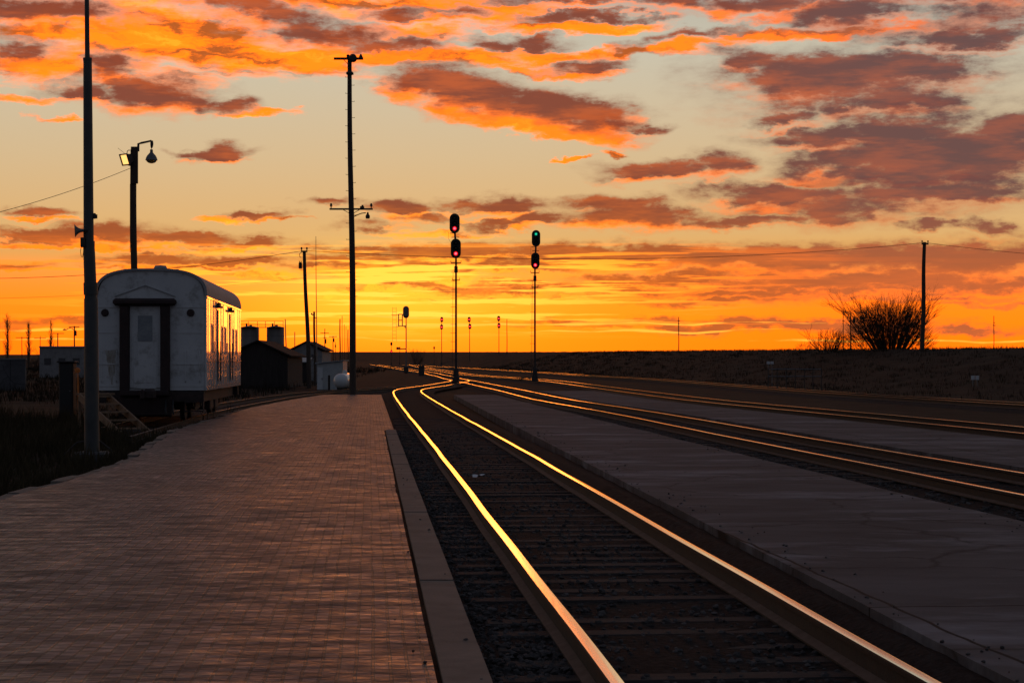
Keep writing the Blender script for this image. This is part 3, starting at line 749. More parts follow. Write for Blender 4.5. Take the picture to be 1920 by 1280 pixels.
# ================================================================== grass and weeds
def tufts(name, spots, m, h0, h1, blades, spread):
    v = []; f = []
    for (x, y, z, k) in spots:
        for _ in range(blades):
            a = random.uniform(0, 6.28); r = random.random() * spread * k; h = random.uniform(h0, h1) * k
            bx_, by_ = x + math.cos(a) * r, y + math.sin(a) * r; lean = random.uniform(.1, .6) * h; w = .006 + .004 * random.random() + .00006 * y
            t = random.uniform(0, 6.28); dx, dy = math.cos(t) * w, math.sin(t) * w; c = random.uniform(0, 6.28)
            i = len(v)
            mx_, my_ = bx_ + math.cos(c) * lean * .35, by_ + math.sin(c) * lean * .35
            v += [(bx_ - dx, by_ - dy, z - .03), (bx_ + dx, by_ + dy, z - .03), (mx_ + dx * .7, my_ + dy * .7, z + h * .6), (mx_ - dx * .7, my_ - dy * .7, z + h * .6), (bx_ + math.cos(c) * lean, by_ + math.sin(c) * lean, z + h)]
            f += [(i, i + 1, i + 2, i + 3), (i + 3, i + 2, i + 4)]
    me = bpy.data.meshes.new(name); me.from_pydata(v, [], f); me.materials.append(m)
    o = bpy.data.objects.new(name, me); col.objects.link(o); return tag(o, kind='stuff')
sp = []
for _ in range(520):
    Y = random.uniform(17, 52); x = XE(Y) - abs(random.gauss(0, 1)) * .22 - .20
    sp.append((x, Y, float(land(x, Y)), random.uniform(.5, 1.1)))
for _ in range(1500):
    Y = random.uniform(20, 62); x = random.uniform(-.30 * Y - 1, XE(Y) - .3)
    if abs(x - X0(Y)) < 1.3 and Y > 45: continue
    sp.append((x, Y, float(land(x, Y)), random.uniform(.4, 1.5) * (1 + .6 * (x < -9))))
tufts('dry_grass', sp, M_grass, .10, .32, 12, .16)
sp = []
for _ in range(3600):
    Y = random.uniform(85, 330); d = random.uniform(3.5, 34); x = X4(min(Y, 400)) + d
    if x > .33 * Y + 4: continue
    sp.append((x, Y, float(land(x, Y)), random.uniform(.5, 1.6)))
tufts('weeds', sp, M_weed, .08, .26, 9, .6)
sp = []
for _ in range(2600):
    Y = random.uniform(80, 330); x = random.uniform(-.30 * Y, -13 - (Y - 80) * .03)
    sp.append((x, Y, float(land(x, Y)), random.uniform(.5, 1.6)))
tufts('weeds', sp, M_weed, .15, .5, 9, .45)

# ================================================================== the white railway car on the siding
def railway_car():
    ang = R(4.2)                                    # heading, left of straight ahead
    X, Y = -10.15, 51.0; z = -.115
    root = thing('railway_car', 'white baggage railway car with arched roof and dark doors, parked on the left siding', 'railway car', (X, Y, z), ang)
    Wd, Ln = 1.55, 12.6                              # half width, length
    zb, zs, zt = .88, 3.56, 4.30
    # outline of the end: floor, straight sides, three-centred roof
    def arch(n=22, inset=0.0, top=zt):
        pts = []
        for i in range(n + 1):
            t = math.pi * i / n
            cx = math.cos(t); sz = math.sin(t)
            x = (Wd - inset) * (abs(cx) ** .62) * (1 if cx > 0 else -1)
            pts.append((x, zs - .02 + (top - zs + .02) * sz ** .80))
        return pts
    body = MB()
    # end walls stand 3 mm back from the sheathing; side walls in panels leaving the doors and windows open
    doors = [(3.05, 3.85), (7.55, 8.35)]
    wins = [(1.5, 1.85, 1.95, 2.75), (4.9, 5.3, 1.95, 2.75), (6.0, 6.4, 1.95, 2.75), (9.2, 9.55, 1.95, 2.75), (10.4, 10.75, 1.95, 2.75)]
    side = MB()
    for s in (-1, 1):
        y = 0.0
        cuts = sorted([(a, b, 1.02, 3.25) for a, b in doors] + wins)
        for a, b, lo, hi in cuts + [(Ln, Ln, 0, 0)]:
            if a > y: side.box((s * (Wd - .03), (y + a) / 2, (zb + zs) / 2), (.06, a - y, zs - zb))
            if b > a:
                side.box((s * (Wd - .03), (a + b) / 2, (zb + lo) / 2), (.06, b - a, lo - zb))
                side.box((s * (Wd - .03), (a + b) / 2, (hi + zs) / 2), (.06, b - a, zs - hi))
            y = b
        side.box((s * (Wd + .012), Ln / 2, 1.72), (.018, Ln - .2, .045)); side.box((s * (Wd + .012), Ln / 2, zs - .06), (.02, Ln - .04, .05))
        for k in range(15):                           # panel ribs
            yy = .42 + k * .84
            if any(a - .05 < yy < b + .05 for a, b, *_ in cuts): continue
            side.box((s * (Wd + .008), yy, 2.25), (.012, .03, 2.5))
    side.build('side_panel', M_carside, root, smooth=False)
    end = MB()
    out = [(Wd - .07, zb), (Wd - .07, zs)] + [(x * .955, z_) for x, z_ in arch(22, .02, zt - .05)][1:-1] + [(-Wd + .07, zs), (-Wd + .07, zb)]
    end.prism(out, .0, .06)
    far_end = MB(); far_end.prism(out, Ln - .06, Ln); far_end.build('end_wall', M_white, root, smooth=False)
    for s in (-1, 1): end.box((s * (Wd - .035), .02, (zb + zs) / 2), (.072, .05, zs - zb + .01), bev=.02)
    for zz in (1.0, 2.5): end.box((-1.06, -.005, zz), (.80, .016, .018)); end.box((1.0, -.005, zz), (.88, .016, .018))
    for zz in (1.62, 3.22): end.box((-1.03, -.006, zz), (.86, .02, .03)); end.box((1.03, -.006, zz), (.86, .02, .03))
    end.build('end_wall', M_white, root, smooth=False)
    roof = MB()
    pr = arch(28); ins = arch(28, .06, zt - .06)
    n = len(pr)
    v = []
    for yy in (-.06, Ln + .06):
        v += [(x * 1.01, yy, z_ + .004) for x, z_ in pr]
    roof._a(v, [(k, k + 1, n + k + 1, n + k) for k in range(n - 1)])
    v2 = [(x, -.06, z_) for x, z_ in ins]; v3 = [(x, Ln + .06, z_) for x, z_ in ins]
    roof._a([(x * 1.01, -.06, z_ + .004) for x, z_ in pr] + v2, [(k, n + k, n + k + 1, k + 1) for k in range(n - 1)])
    roof._a([(x * 1.01, Ln + .06, z_ + .004) for x, z_ in pr] + v3, [(k, k + 1, n + k + 1, n + k) for k in range(n - 1)])
    ro = roof.build('roof', M_roofp, root, ang=50)
    wk = MB()
    for sx in (-.62, .62): wk.box((sx, Ln / 2, zt - .035), (.26, Ln, .05))
    wk.build('roof_board', M_roofp, ro, smooth=False)
    hd = MB()
    for yy in (2.2, 4.6, 7.2, 9.8): hd.lathe([(.0, .22), (.16, .2), (.2, .12), (.12, .1), (.12, -.05)], (.0, yy, zt))
    hd.build('roof_vent', M_roofp, ro)
    # side doors, windows and their hardware
    for s in (-1, 1):
        for a, b in doors:
            d = MB(); d.box((s * (Wd - .10), (a + b) / 2, 2.135), (.05, b - a, 2.23))
            for k in (0, 1): d.box((s * (Wd - .07), a + (b - a) * (.27 + .46 * k), 2.7), (.02, .26, .6))
            do = d.build('side_door', M_door, root, smooth=False)
            for yy in (a - .05, b + .05):
                h = MB(); h.cyl((s * (Wd + .05), yy, 1.1), (s * (Wd + .05), yy, 2.3), .018, n=6); h.build('handrail', M_dark, do)
            h = MB()
            h.box((s * (Wd + .05), (a + b) / 2, 3.34), (.12, b - a + .3, .06)); h.box((s * (Wd + .04), (a + b) / 2, 3.41), (.07, .34, .12), bev=.03)
            h.build('door_hood', M_dark, do, smooth=False)
        for a, b, lo, hi in wins:
            f = MB(); f.box((s * (Wd - .05), (a + b) / 2, (lo + hi) / 2), (.02, b - a, hi - lo))
            wo = f.build('window', M_glass, root, smooth=False)
            f = MB()
            for yy in (a - .02, b + .02): f.box((s * (Wd + .006), yy, (lo + hi) / 2), (.03, .04, hi - lo + .08))
            for zz in (lo - .02, hi + .02): f.box((s * (Wd + .006), (a + b) / 2, zz), (.028, b - a + .08, .04))
            f.build('window_frame', M_white, wo, smooth=False)
    # end doorway: dark diaphragm posts and hood round a pale door
    dp = MB()
    for s in (-1, 1): dp.box((s * .565 - .16, -.10, 2.05), (.26, .20, 2.42), bev=.03)
    dp.box((-.16, -.13, 3.36), (1.75, .30, .20), bev=.06); dp.box((-.16, -.11, .80), (1.36, .22, .14), bev=.02)
    dp.build('vestibule_frame', M_maroon, root)
    sw = MB(); sw.box((-.16, .05, .42), (1.5, .30, .56), bev=.03); sw.box((-.16, -.14, .22), (1.3, .22, .05)); sw.build('end_step', M_maroon, root, smooth=False)
    hp = MB(); hp.prism([(-1.0, 3.53), (-.16, 3.84), (.68, 3.53), (.68, 3.51), (-.16, 3.82), (-1.0, 3.51)], -.035, -.004); hp.build('drip_rail', M_roofp, root, smooth=False)
    ed = MB(); ed.box((-.16, -.028, 2.10), (.86, .05, 2.30), bev=.012)
    for xx in (-.50, -.39, .07, .18): ed.box((xx, -.058, 1.75), (.03, .016, 1.5))
    for zz, hh in ((1.35, .5), (1.0, .12)): ed.box((-.16, -.058, zz), (.62, .014, hh))
    eo = ed.build('end_door', M_white, root, smooth=False)
    ew = MB(); ew.box((-.16, -.060, 2.62), (.40, .014, .72)); ew.build('door_window', M_grime, eo, smooth=False)
    for s in (-1, 1):
        ml = MB(); ml.lathe([(.0, .09), (.085, .085), (.10, .03), (.11, 0), (.0, -.002)], (s * 1.22 + (-.06 if s < 0 else -.12), -.004, 3.06), (0, -1, 0), n=18)
        ml.build('marker_lamp', M_maroon, root)
    st = MB(); lf = [(-1.27 + .16 * (1 - t) ** .5 * 0 + (.17 * t) + random.uniform(-.025, .025), 2.0 - .95 * t) for t in np.linspace(0, 1, 12)]; rt = [(-.92 - .14 * t ** .6 + random.uniform(-.03, .03), 2.03 - 1.0 * t) for t in np.linspace(0, 1, 12)]
    st._a([(x, -.004, z_) for x, z_ in lf] + [(x, -.004, z_) for x, z_ in rt], [(k, k + 1, 13 + k, 12 + k) for k in range(11)]); st.build('rust_streak', M_rustst, root, smooth=False)
    gr = MB()
    for s in (-1, 1):
        for xx in (s * 1.36, s * .96):
            gr = MB(); gr.tube([(xx, -.0, 1.1), (xx, -.07, 1.15), (xx, -.07, 1.95), (xx, 0, 2.0)], .012)
            gr.build('grab_iron', M_white, root)
    # underframe, steps, coupler, hoses, trucks
    uf = MB(); uf.box((0, Ln / 2, .70), (2.6, Ln - .1, .34)); uf.box((0, .12, .70), (2.94, .30, .30), bev=.02); uf.box((0, Ln - .12, .70), (2.94, .30, .30), bev=.02)
    for yy in (4.9, 6.6): uf.box((.7, yy, .48), (1.1, 1.1, .5), bev=.03)
    uf.cyl((-.6, 4.4, .45), (-.6, 6.4, .45), .2)
    for s in (-1, 1):
        for k, zz in enumerate((.30, .55)): uf.box((s * 1.2, -.02 + .1 * k, zz), (.5, .22, .03))
        for xx in (.95, 1.45): uf.box((s * xx, .05, .48), (.03, .2, .46))
    uf.build('underframe', M_under, root, smooth=False)
    cp = MB(); cp.box((0, -.30, .78), (.24, .75, .24), bev=.03); cp.box((.05, -.72, .78), (.34, .26, .30), bev=.06); cp.box((-.13, -.88, .78), (.12, .2, .28), bev=.04)
    cp.build('coupler', M_under, root)
    for xx in (.42, .62):
        hs = MB(); hs.tube([(xx, -.1, .62), (xx + .02, -.28, .52), (xx + .03, -.42, .34), (xx + .06, -.45, .22)], .028); hs.build('air_hose', M_black, root)
    for yy in (2.3, Ln - 2.3):
        t = MB()
        for s in (-1, 1):
            t.prism([(yy - 1.25, .42), (yy - .4, .30), (yy + .4, .30), (yy + 1.25, .42), (yy + 1.25, .60), (yy + .5, .66), (yy - .5, .66), (yy - 1.25, .60)], s * 1.0 - .06, s * 1.0 + .06)
        # the prism is drawn in x/z: turn it into y/z
        t.v = [(v[1], v[0], v[2]) for v in t.v]
        t.box((0, yy, .48), (1.9, .35, .22))
        for s in (-1, 1):
            for k in (-1, 1): t.box((s * 1.02, yy + k * .85, .46), (.16, .22, .24), bev=.03)
        to = t.build('truck', M_under, root, smooth=False)
        for k in (-1, 1):
            ax = MB()
            ax.cyl((-.9, yy + k * .85, .46), (.9, yy + k * .85, .46), .07)
            for s in (-1, 1): ax.lathe([(.0, -.07), (.40, -.07), (.46, -.05), (.46, .04), (.485, .05), (.485, .07), (.30, .06), (.0, .06)], (s * .76, yy + k * .85, .46), (-s, 0, 0), n=26)
            ax.build('wheelset', M_under, to)
railway_car()

# timber steps leaning at the car's near corner
def steps():
    a = Vector((-11.45, 49.6, .62)); b = Vector((-9.62, 46.6, -.36))
    root = thing('timber_steps', 'pale timber steps leaning down from the corner of the white railway car', 'steps', (a.x, a.y, -.36))
    a -= root.location; b = b - root.location
    d = (b - a).normalized(); sd_ = Vector((-d.y, d.x, 0)).normalized() * .40
    for s in (-1, 1):
        mb = MB()
        p = a + sd_ * s; q = b + sd_ * s
        ln = (q - p).length; zax = d; xax = sd_.normalized(); yax = zax.cross(xax)
        M = Matrix((xax, yax, zax)).transposed().to_4x4()
        mb.box((p + q) / 2, (.05, .20, ln), M=M, bev=.006)
        mb.build('stringer', M_twood, root, smooth=False)
    for k in range(5):
        mb = MB(); c = a.lerp(b, .06 + k * .2)
        mb.box((c.x, c.y, c.z + .06), (.78, .26, .04), rz=math.atan2(sd_.y, sd_.x)); mb.build('tread', M_twood, root, smooth=False)
    mb = MB()
    for s in (-1, 1): mb.cyl(a + sd_ * s, (a.x + sd_.x * s, a.y + sd_.y * s + .1, 0), .04, n=6)
    mb.box((a.x, a.y + .25, a.z + .06), (.95, .6, .05)); mb.build('landing', M_twood, root, smooth=False)
steps()

# ================================================================== poles
def pole_shape(mb, p0, p1, r0, r1, n=12, seg=8, wob=.3):
    pts = []; rs = []
    for i in range(seg + 1):
        t = i / seg; w = r0 * wob * math.sin(t * 5 + p0[0])
        p = Vector(p0).lerp(Vector(p1), t); pts.append((p.x + w * math.sin(math.pi * t), p.y, p.z)); rs.append(r0 + (r1 - r0) * t)
    mb.tube(pts, rs, n)
def pole(label, xb, yb, xt, yt, Y, wb, wt, name='utility_pole', cat='utility pole', group=None, mat=None, dig=True):
    X = (xb - 960) / F * Y; g = float(land(X, Y)); s = S(Y)
    top = at(xt, yt, Y)
    root = thing(name, label, cat, (X, Y, g), 0, group)
    mb = MB(); pole_shape(mb, (0, 0, -.25), (top.x - X, 0, top.z - g), wb * s / 2, wt * s / 2, seg=10, n=10)
    mb.build('post', mat or M_pole, root)
    return root, (top.x - X, 0, top.z - g), s
def local(root, x, y, Y=None):
    Y = Y or root.location.y
    return at(x, y, Y) - root.location
def crossarm(root, x0, x1, y, th=5, dy=-.2, brace=None, mat=None):
    s = S(root.location.y); a = local(root, x0, y); b = local(root, x1, y)
    mb = MB(); mb.box((a + b) / 2 + Vector((0, dy, 0)), ((b - a).length, th * s * .9, th * s), bev=.01)
    o = mb.build('crossarm', mat or M_pole, root, smooth=False)
    if brace:
        xm, drop = brace
        mb = MB()
        for k in (-1, 1):
            mb.cyl(local(root, xm + k * abs(x1 - x0) * .22, y) + Vector((0, dy - .06, 0)), local(root, xm, y + drop) + Vector((0, dy, 0)), .6 * s, n=5)
        mb.build('brace', M_dark, o)
    return o
def insulators(root, xs_, y, par, dy=-.2):
    s = S(root.location.y)
    for x in xs_:
        c = local(root, x, y) + Vector((0, dy, 0))
        mb = MB(); mb.lathe([(.03, 0), (.03, .08), (.08, .09), (.05, .14), (.07, .17), (.03, .24), (0, .25)], c, n=10); mb.build('insulator', M_dark, par)
def drum(root, x, y, w, h, name='transformer', dy=-.1):
    s = S(root.location.y); c = local(root, x, y) + Vector((0, dy, 0)); r = w * s / 2; hh = h * s / 2
    mb = MB(); mb.lathe([(0, -hh), (r * .95, -hh), (r, -hh * .9), (r, hh * .8), (r * 1.05, hh * .85), (r * .5, hh * 1.1), (0, hh * 1.15)], c, n=16)
    for k in (-1, 1): mb.lathe([(r * .22, 0), (r * .3, r * .3), (r * .2, r * .6), (r * .12, r * .9), (0, r * .95)], c + Vector((k * r * .45, 0, hh * 1.05)), n=8)
    return mb.build(name, M_dark, root)

# --- tall steel mast in front of the car
def steel_mast():
    Y = 35.0; s = S(Y); X = (172 - 960) / F * Y; g = float(land(X, Y))
    root = thing('steel_mast', 'tall grey tapering steel mast standing in front of the white railway car', 'mast', (X, Y, g))
    mb = MB(); mb.box((0, 0, .03), (.62, .62, .30), bev=.04); mb.build('footing', M_concf, root)
    def lp(x, y): return local(root, x, y)
    mb = MB(); mb.cyl(lp(172.5, 855), lp(170.5, 560), .145, .132, 20); mb.build('lower_tube', M_mast, root)
    mb = MB(); mb.cyl(lp(170.5, 562), lp(166.5, 455), .120, .110, 20); mb.cyl(lp(170.3, 552), lp(169.8, 530), .137, .137, 20); mb.cyl(lp(166.3, 457), lp(164.2, 110), .098, .082, 20); mb.cyl(lp(166.5, 462), lp(166.4, 452), .115, .115, 20); mb.build('middle_tube', M_mast, root)
    mb = MB(); mb.cyl(lp(164.2, 114), lp(164.0, 109), .086, .086, 20); mb.cyl(lp(163.8, 110), lp(162.0, -90), .048, .040, 16); mb.lathe([(.04, 0), (.05, .02), (.03, .06), (0, .08)], lp(162.0, -90), n=12); mb.build('upper_tube', M_mast, root)
    mb = MB(); c = lp(178, 405); mb.box(c + Vector((-.01, 0, 0)), (.05, .06, .11), bev=.01); mb.cyl(c + Vector((.03, 0, .03)), c + Vector((.03, 0, -.05)), .018, n=8); mb.build('junction_clip', M_dark, root)
    mb = MB(); c = lp(175, 210); mb.box(c + Vector((-.06, 0, 0)), (.03, .05, .05)); mb.build('bolt', M_dark, root)
    mb = MB(); c = lp(158, 455); mb.box(c + Vector((-.0, -.08, 0)), (.09, .12, .19), bev=.01); mb.build('junction_box', M_dark, root)
    mb = MB(); q = root.location
    mb.tube([(-.6, .05, .05), (-.3, .05, .35), (.08, .1, .42), (.35, .12, .20), (.38, .12, -.05)], .02); mb.build('bent_conduit', M_dark, root)
    # horn
    Yh = Y - .08
    hc = at(155, 432, Yh)
    h = thing('horn_loudspeaker', 'grey horn loudspeaker on the steel mast facing left', 'loudspeaker', tuple(hc))
    ax = Vector((-1, -.25, -.06)).normalized()
    prof = [(.022, -.02), (.03, .0), (.035, .05), (.05, .09), (.075, .125), (.11, .155), (.13, .165), (.125, .170), (.10, .15), (.06, .11), (.03, .07), (0, .06)]
    mb = MB(); mb.lathe([(r, z_ + .0) for r, z_ in prof], (0.02, 0, 0), ax, n=24); mb.build('bell', M_gal, h)
    mb = MB(); mb.lathe([(0, -.07), (.05, -.065), (.055, -.01), (.03, .005)], (0.03, 0, 0), ax, n=16); mb.build('driver', M_dark, h)
    mb = MB(); mb.tube([(.05, 0, -.02), (.05, 0, -.12), (.11, .03, -.14)], .010); mb.tube([(.02, 0, -.03), (.02, 0, -.12), (.10, .03, -.14)], .008); mb.build('bracket', M_dark, h)
    mb = MB(); c0 = at(155, 462, Yh) - hc
    mb.tube([c0 + Vector((-.015, -.05, .0)), c0 + Vector((-.03, -.05, -.10)), c0 + Vector((-.015, -.05, -.20)), c0 + Vector((.01, -.05, -.21)), c0 + Vector((.025, -.05, -.12)), c0 + Vector((.03, -.04, -.02))], .006); mb.build('cable_loop', M_wire, h)
steel_mast()

# --- timber light pole behind the car
def light_pole():
    Y = 84.0; s = S(Y)
    root, top, s = pole('timber light pole behind the white car carrying a lit floodlight', 251, 712, 250.5, 280, Y, 13, 11.5, 'light_pole', 'light pole')
    mb = MB(); a = local(root, 253.5, 276); b = local(root, 253.5, 345); mb.box((a + b) / 2 + Vector((0, -.16, 0)), (13 * s, .10, 69 * s), bev=.01); mb.build('mounting_board', M_pole, root, smooth=False)
    mb = MB(); c = local(root, 246, 352); mb.cyl(c + Vector((-.02, -.15, .15)), c + Vector((-.02, -.15, -3)), .012, n=5); mb.build('conduit', M_dark, root)
    # floodlight
    c = at(238, 298, Y - .35)
    f = thing('floodlight', 'lit square floodlight glowing on the left of the timber light pole', 'floodlight', tuple(c))
    d = Vector((-.72, -.85, -.42)).normalized()       # beam towards the platform
    zq = d.to_track_quat('-Y', 'Z').to_matrix().to_4x4()
    mb = MB(); mb.M = zq
    w, h = .52, .50
    fr = [(-w/2, -.12, -h/2), (w/2, -.12, -h/2), (w/2, -.12, h/2), (-w/2, -.12, h/2)]; bk = [(-w/3, .22, -h/3), (w/3, .22, -h/3), (w/3, .22, h/3), (-w/3, .22, h/3)]
    mb._a(fr + bk, [(4, 5, 6, 7)] + [(k, k + 4, (k + 1) % 4 + 4, (k + 1) % 4) for k in range(4)])
    for k in (-1, 1): mb.box((k * w / 2, -.13, 0), (.05, .06, h + .05)); mb.box((0, -.13, k * h / 2), (w - .05, .058, .05))
    mb.build('housing', M_dark, f, smooth=False)
    mb = MB(); mb.M = zq; mb.box((0, -.105, 0), (w - .06, .02, h - .06)); mb.build('lens', M_flood, f, smooth=False)
    mb = MB(); mb.tube([(.35, .30, -.25), (.15, .2, -.3), (.02, .05, -.27)], .025); mb.tube([(0, 0, .25), (.02, .0, .36), (.10, .0, .41), (.14, 0, .38)], .018); mb.build('bracket', M_dark, f)
    mb = MB(); mb.tube([(-.1, 0, .25), (-.32, 0, .42), (-.42, 0, .50)], .008); mb.build('antenna_stub', M_dark, f)
    # gooseneck lamp
    c = at(261, 268, Y - .2)
    g = thing('gooseneck_lamp', 'unlit bell lamp with amber glass hanging from the arm of the timber light pole', 'lamp', tuple(c))
    def lp(x, y): return at(x, y, Y - .2) - c
    mb = MB(); mb.tube([lp(259, 284), lp(259.5, 270), lp(266, 268), lp(276, 266), lp(284, 264)], [.06, .055, .05, .045, .045], 8); mb.tube([lp(284.5, 264), lp(284.7, 270), lp(284.5, 275), lp(284, 279)], [.06, .075, .06, .02], 8); mb.build('arm', M_dark, g)
    mb = MB(); cc = lp(284, 296); s_ = S(Y)
    mb.lathe([(.03, 16 * s_), (.065, 15 * s_), (.07, 10 * s_), (.12, 7.5 * s_), (.20, 4 * s_), (.25, 0), (.27, -3.5 * s_), (.285, -4.5 * s_), (.25, -4.4 * s_), (0, -3.8 * s_)], cc, n=24); mb.build('shade', M_gal, g)
    mb = MB(); mb.lathe([(.25, -4.6 * s_), (.22, -7 * s_), (.15, -9.2 * s_), (.07, -10.3 * s_), (0, -10.5 * s_)], cc, n=24); mb.build('globe', M_globe, g)
light_pole()

# --- tall utility pole at the end of the platform
def tall_pole():
    Y = 93.0
    root, top, s = pole('very tall timber utility pole with two crossarms at the far end of the platform', 661.5, 741, 655.5, 112, Y, 13, 8, 'utility_pole', 'utility pole')
    ca = crossarm(root, 627, 682, 112, 4.2, -.28, (655.5, 12))
    mb = MB(); c = local(root, 663, 111.5) + Vector((0, -.35, 0)); mb.lathe([(0, -.2), (.15, -.2), (.20, -.12), (.20, .12), (.15, .2), (0, .2)], c, (0, 1, 0), n=18); mb.build('siren_drum', M_dark, ca)
    mb = MB(); c = local(root, 677.5, 109) + Vector((0, -.3, 0)); mb.lathe([(.11, -.10), (.10, 0), (.07, .08), (.05, .10), (.04, .14), (0, .15)], c, n=12); mb.lathe([(.11, -.1), (0, -.1)], c, n=12); mb.build('insulator', M_dark, ca)
    mb = MB(); c = local(root, 653.5, 109) + Vector((0, -.3, 0)); mb.lathe([(0, -.12), (.07, -.1), (.08, .1), (0, .14)], c, n=10); mb.build('insulator', M_dark, ca)
    mb = MB(); c = local(root, 655.8, 138); mb.lathe([(.13, -.08), (.19, -.03), (.19, .03), (.14, .09)], c, n=14); mb.box(c + Vector((-.12, 0, .02)), (.12, .1, .12)); mb.box(c + Vector((.14, 0, -.02)), (.10, .1, .10)); mb.build('pole_band', M_dark, root)
    ca = crossarm(root, 619, 700, 393, 3.2, -.32, (660, 10))
    insulators(root, (622, 697), 391, ca, -.32)
    mb = MB(); c = local(root, 680, 390.5) + Vector((0, -.32, 0)); mb.box(c, (.22, .16, .16), bev=.03); mb.cyl(c + Vector((.02, 0, 0)), c + Vector((.02, 0, .14)), .05); mb.build('fuse_box', M_dark, ca)
    for k in range(28):
        yy = 145 + k * 15.2
        if 385 < yy < 400: continue
        side = 1 if k % 2 else -1
        t = (yy - 112) / (741 - 112); xx = 655.5 + 6 * t
        rr = (4 + 2.5 * t) * s
        mb = MB(); c = local(root, xx, yy); mb.cyl(c + Vector((side * rr * .8, 0, 0)), c + Vector((side * (rr + .115), 0, 0)), .012, n=5); mb.cyl(c + Vector((side * (rr + .11), 0, -.005)), c + Vector((side * (rr + .115), 0, .03)), .012, n=5)
        mb.build('step_peg', M_dark, root)
    c = at(689.5, 404, Y - .3)
    l = thing('hanging_lamp', 'small unlit lamp hanging under the lower crossarm of the very tall pole', 'lamp', tuple(c))
    lp = lambda x, y: at(x, y, Y - .3) - c
    mb = MB(); mb.tube([lp(664, 406), lp(670, 403), lp(678, 400), lp(686, 399)], .025, 6); mb.build('arm', M_dark, l)
    mb = MB(); mb.lathe([(.03, .17), (.05, .13), (.06, .06), (.11, .0), (.115, -.10), (.09, -.16), (0, -.16)], (0, 0, -.0), n=14); mb.build('shade', M_dark, l)
tall_pole()

# --- pole with a transformer between the sheds
PLY = 128.0
root, top, s = pole('leaning timber utility pole with a small transformer, in front of the pale gabled house', 580, 705, 570.5, 470, PLY, 9, 6)
ca = crossarm(root, 565, 577, 471.5, 3, -.2); insulators(root, (566, 576), 470, ca)
drum(root, 563.5, 498, 6.5, 11, dy=-.1)
mb = MB(); c = local(root, 564, 476); mb.tube([c + Vector((.06, -.1, .1)), c + Vector((-.08, -.1, .0)), c + Vector((-.06, -.1, -.22)), c + Vector((.05, -.1, -.26))], .02); mb.build('cutout', M_dark, root)
# thin mast and stub pole
root, top, s = pole('very thin aerial mast rising behind the pale gabled house', 594, 700, 592.3, 443, 150, 2.4, .8, 'aerial_mast', 'mast', None, M_gal)
mb = MB(); mb.box(local(root, 593.3, 596) + Vector((-.05, 0, 0)), (.14, .06, .06)); mb.build('clamp', M_dark, root)
root, top, s = pole('short thick pole stub with an insulator arm, right of the leaning utility pole', 590.5, 706, 589.0, 584, 140, 4.8, 3.8)
mb = MB(); mb.cyl(local(root, 588, 589) , local(root, 584.5, 591), .03, n=6); mb.lathe([(.05, 0), (.07, .06), (.04, .14), (0, .16)], local(root, 584.5, 590), n=8); mb.build('insulator', M_dark, root)
root, top, s = pole('thin leaning steel post at the right end of the tank railing', 538.5, 690, 534.8, 598, 176, 2.4, 1.8, 'steel_post', 'post', None, M_gal)
root, top, s = pole('thin plain post between the dark barn and the pale gabled house', 553, 695, 552.7, 622, 172, 1.8, 1.6, 'steel_post', 'post', None, M_gal)

# far poles along the line, beyond the houses
def far_pole(label, x, yt, Y, w, arms=(), box=None, group='far poles on the skyline', lean=0, wt=None, lamp=None):
    X = (x - 960) / F * Y; g = float(land(X, Y)); yb = Y0 + (H - g) / Y * F
    root, top, s = pole(label, x, yb, x + lean, yt, Y, w, wt or w * .75, group=group)
    for (yy, hw) in arms:
        o = crossarm(root, x + lean - hw, x + lean + hw, yy, max(1.2, w * .45), -.15)
    if box: drum(root, x + box[0], box[1], box[2], box[3])
    if lamp:
        mb = MB(); a = local(root, x, lamp[1]); b = local(root, lamp[0], lamp[1] - 1)
        mb.tube([a, a.lerp(b, .5) + Vector((0, 0, .3)), b], .05, 5); mb.lathe([(0, .14), (.2, .05), (.28, -.05), (0, -.08)], b + Vector((-.2, 0, 0)), n=10); mb.build('lamp_arm', M_dark, root)
    return root
far_pole('far pole with a wide crossarm just left of a shorter transformer pole', 609, 616, 300, 1.9, [(624, 8), (633, 3)], (1.8, 640, 2.6, 8))
far_pole('far pole with wide crossarm and a small transformer on its right side', 624.5, 630, 300, 1.8, [(631, 7.5)], (1.4, 638, 3, 6))
far_pole('tiny far pole with a dark box, right of the transformer pole', 629, 641, 420, 1.1, [], (0, 649, 2.2, 4.5))
far_pole('thick bare pole, leftmost of the row left of the very tall pole', 637.5, 598, 240, 2.8)
far_pole('thin tall pole directly right of the thick bare pole', 641.5, 592, 330, 1.4)
far_pole('thin pole in the middle of the row left of the very tall pole', 645.5, 608, 380, 1.3)
far_pole('thin shorter pole, fourth of the row left of the very tall pole', 648.8, 612, 430, 1.1)
far_pole('short thick pole nearest the very tall pole in the row', 652.5, 618, 260, 2.4)
far_pole('lone slender pole with a short crossarm far out on the skyline right of the signals', 1272.5, 594, 330, 1.9, [(601, 2.6), (607, 1.6)])
far_pole('slender plain pole right of the small distant signals', 950.5, 598, 400, 1.7, [])
far_pole('lone slender pole near the right edge of the picture', 1863.5, 592, 260, 1.7, [(605, 1.6), (610, 2.6)])
far_pole('slender pole with crossbars left of the box-carrying pole by the bushes', 1581, 584, 210, 1.8, [(594, 1.2), (602, 2.6)])
far_pole('dark pole with a hanging box beside the large bare bush', 1595, 585, 190, 2.6, [], (6, 601, 4.4, 9))
far_pole('small far pole with crossarm, leftmost behind the left poplar', 41, 631, 320, 1.6, [(633, 11)])
far_pole('far pole with crossarm between the middle and right poplars', 75.5, 630, 320, 1.5, [(634, 11)])
far_pole('far pole with a wide bare crossarm standing before the pale low building', 108.5, 624, 260, 2.6, [(625, 12)])
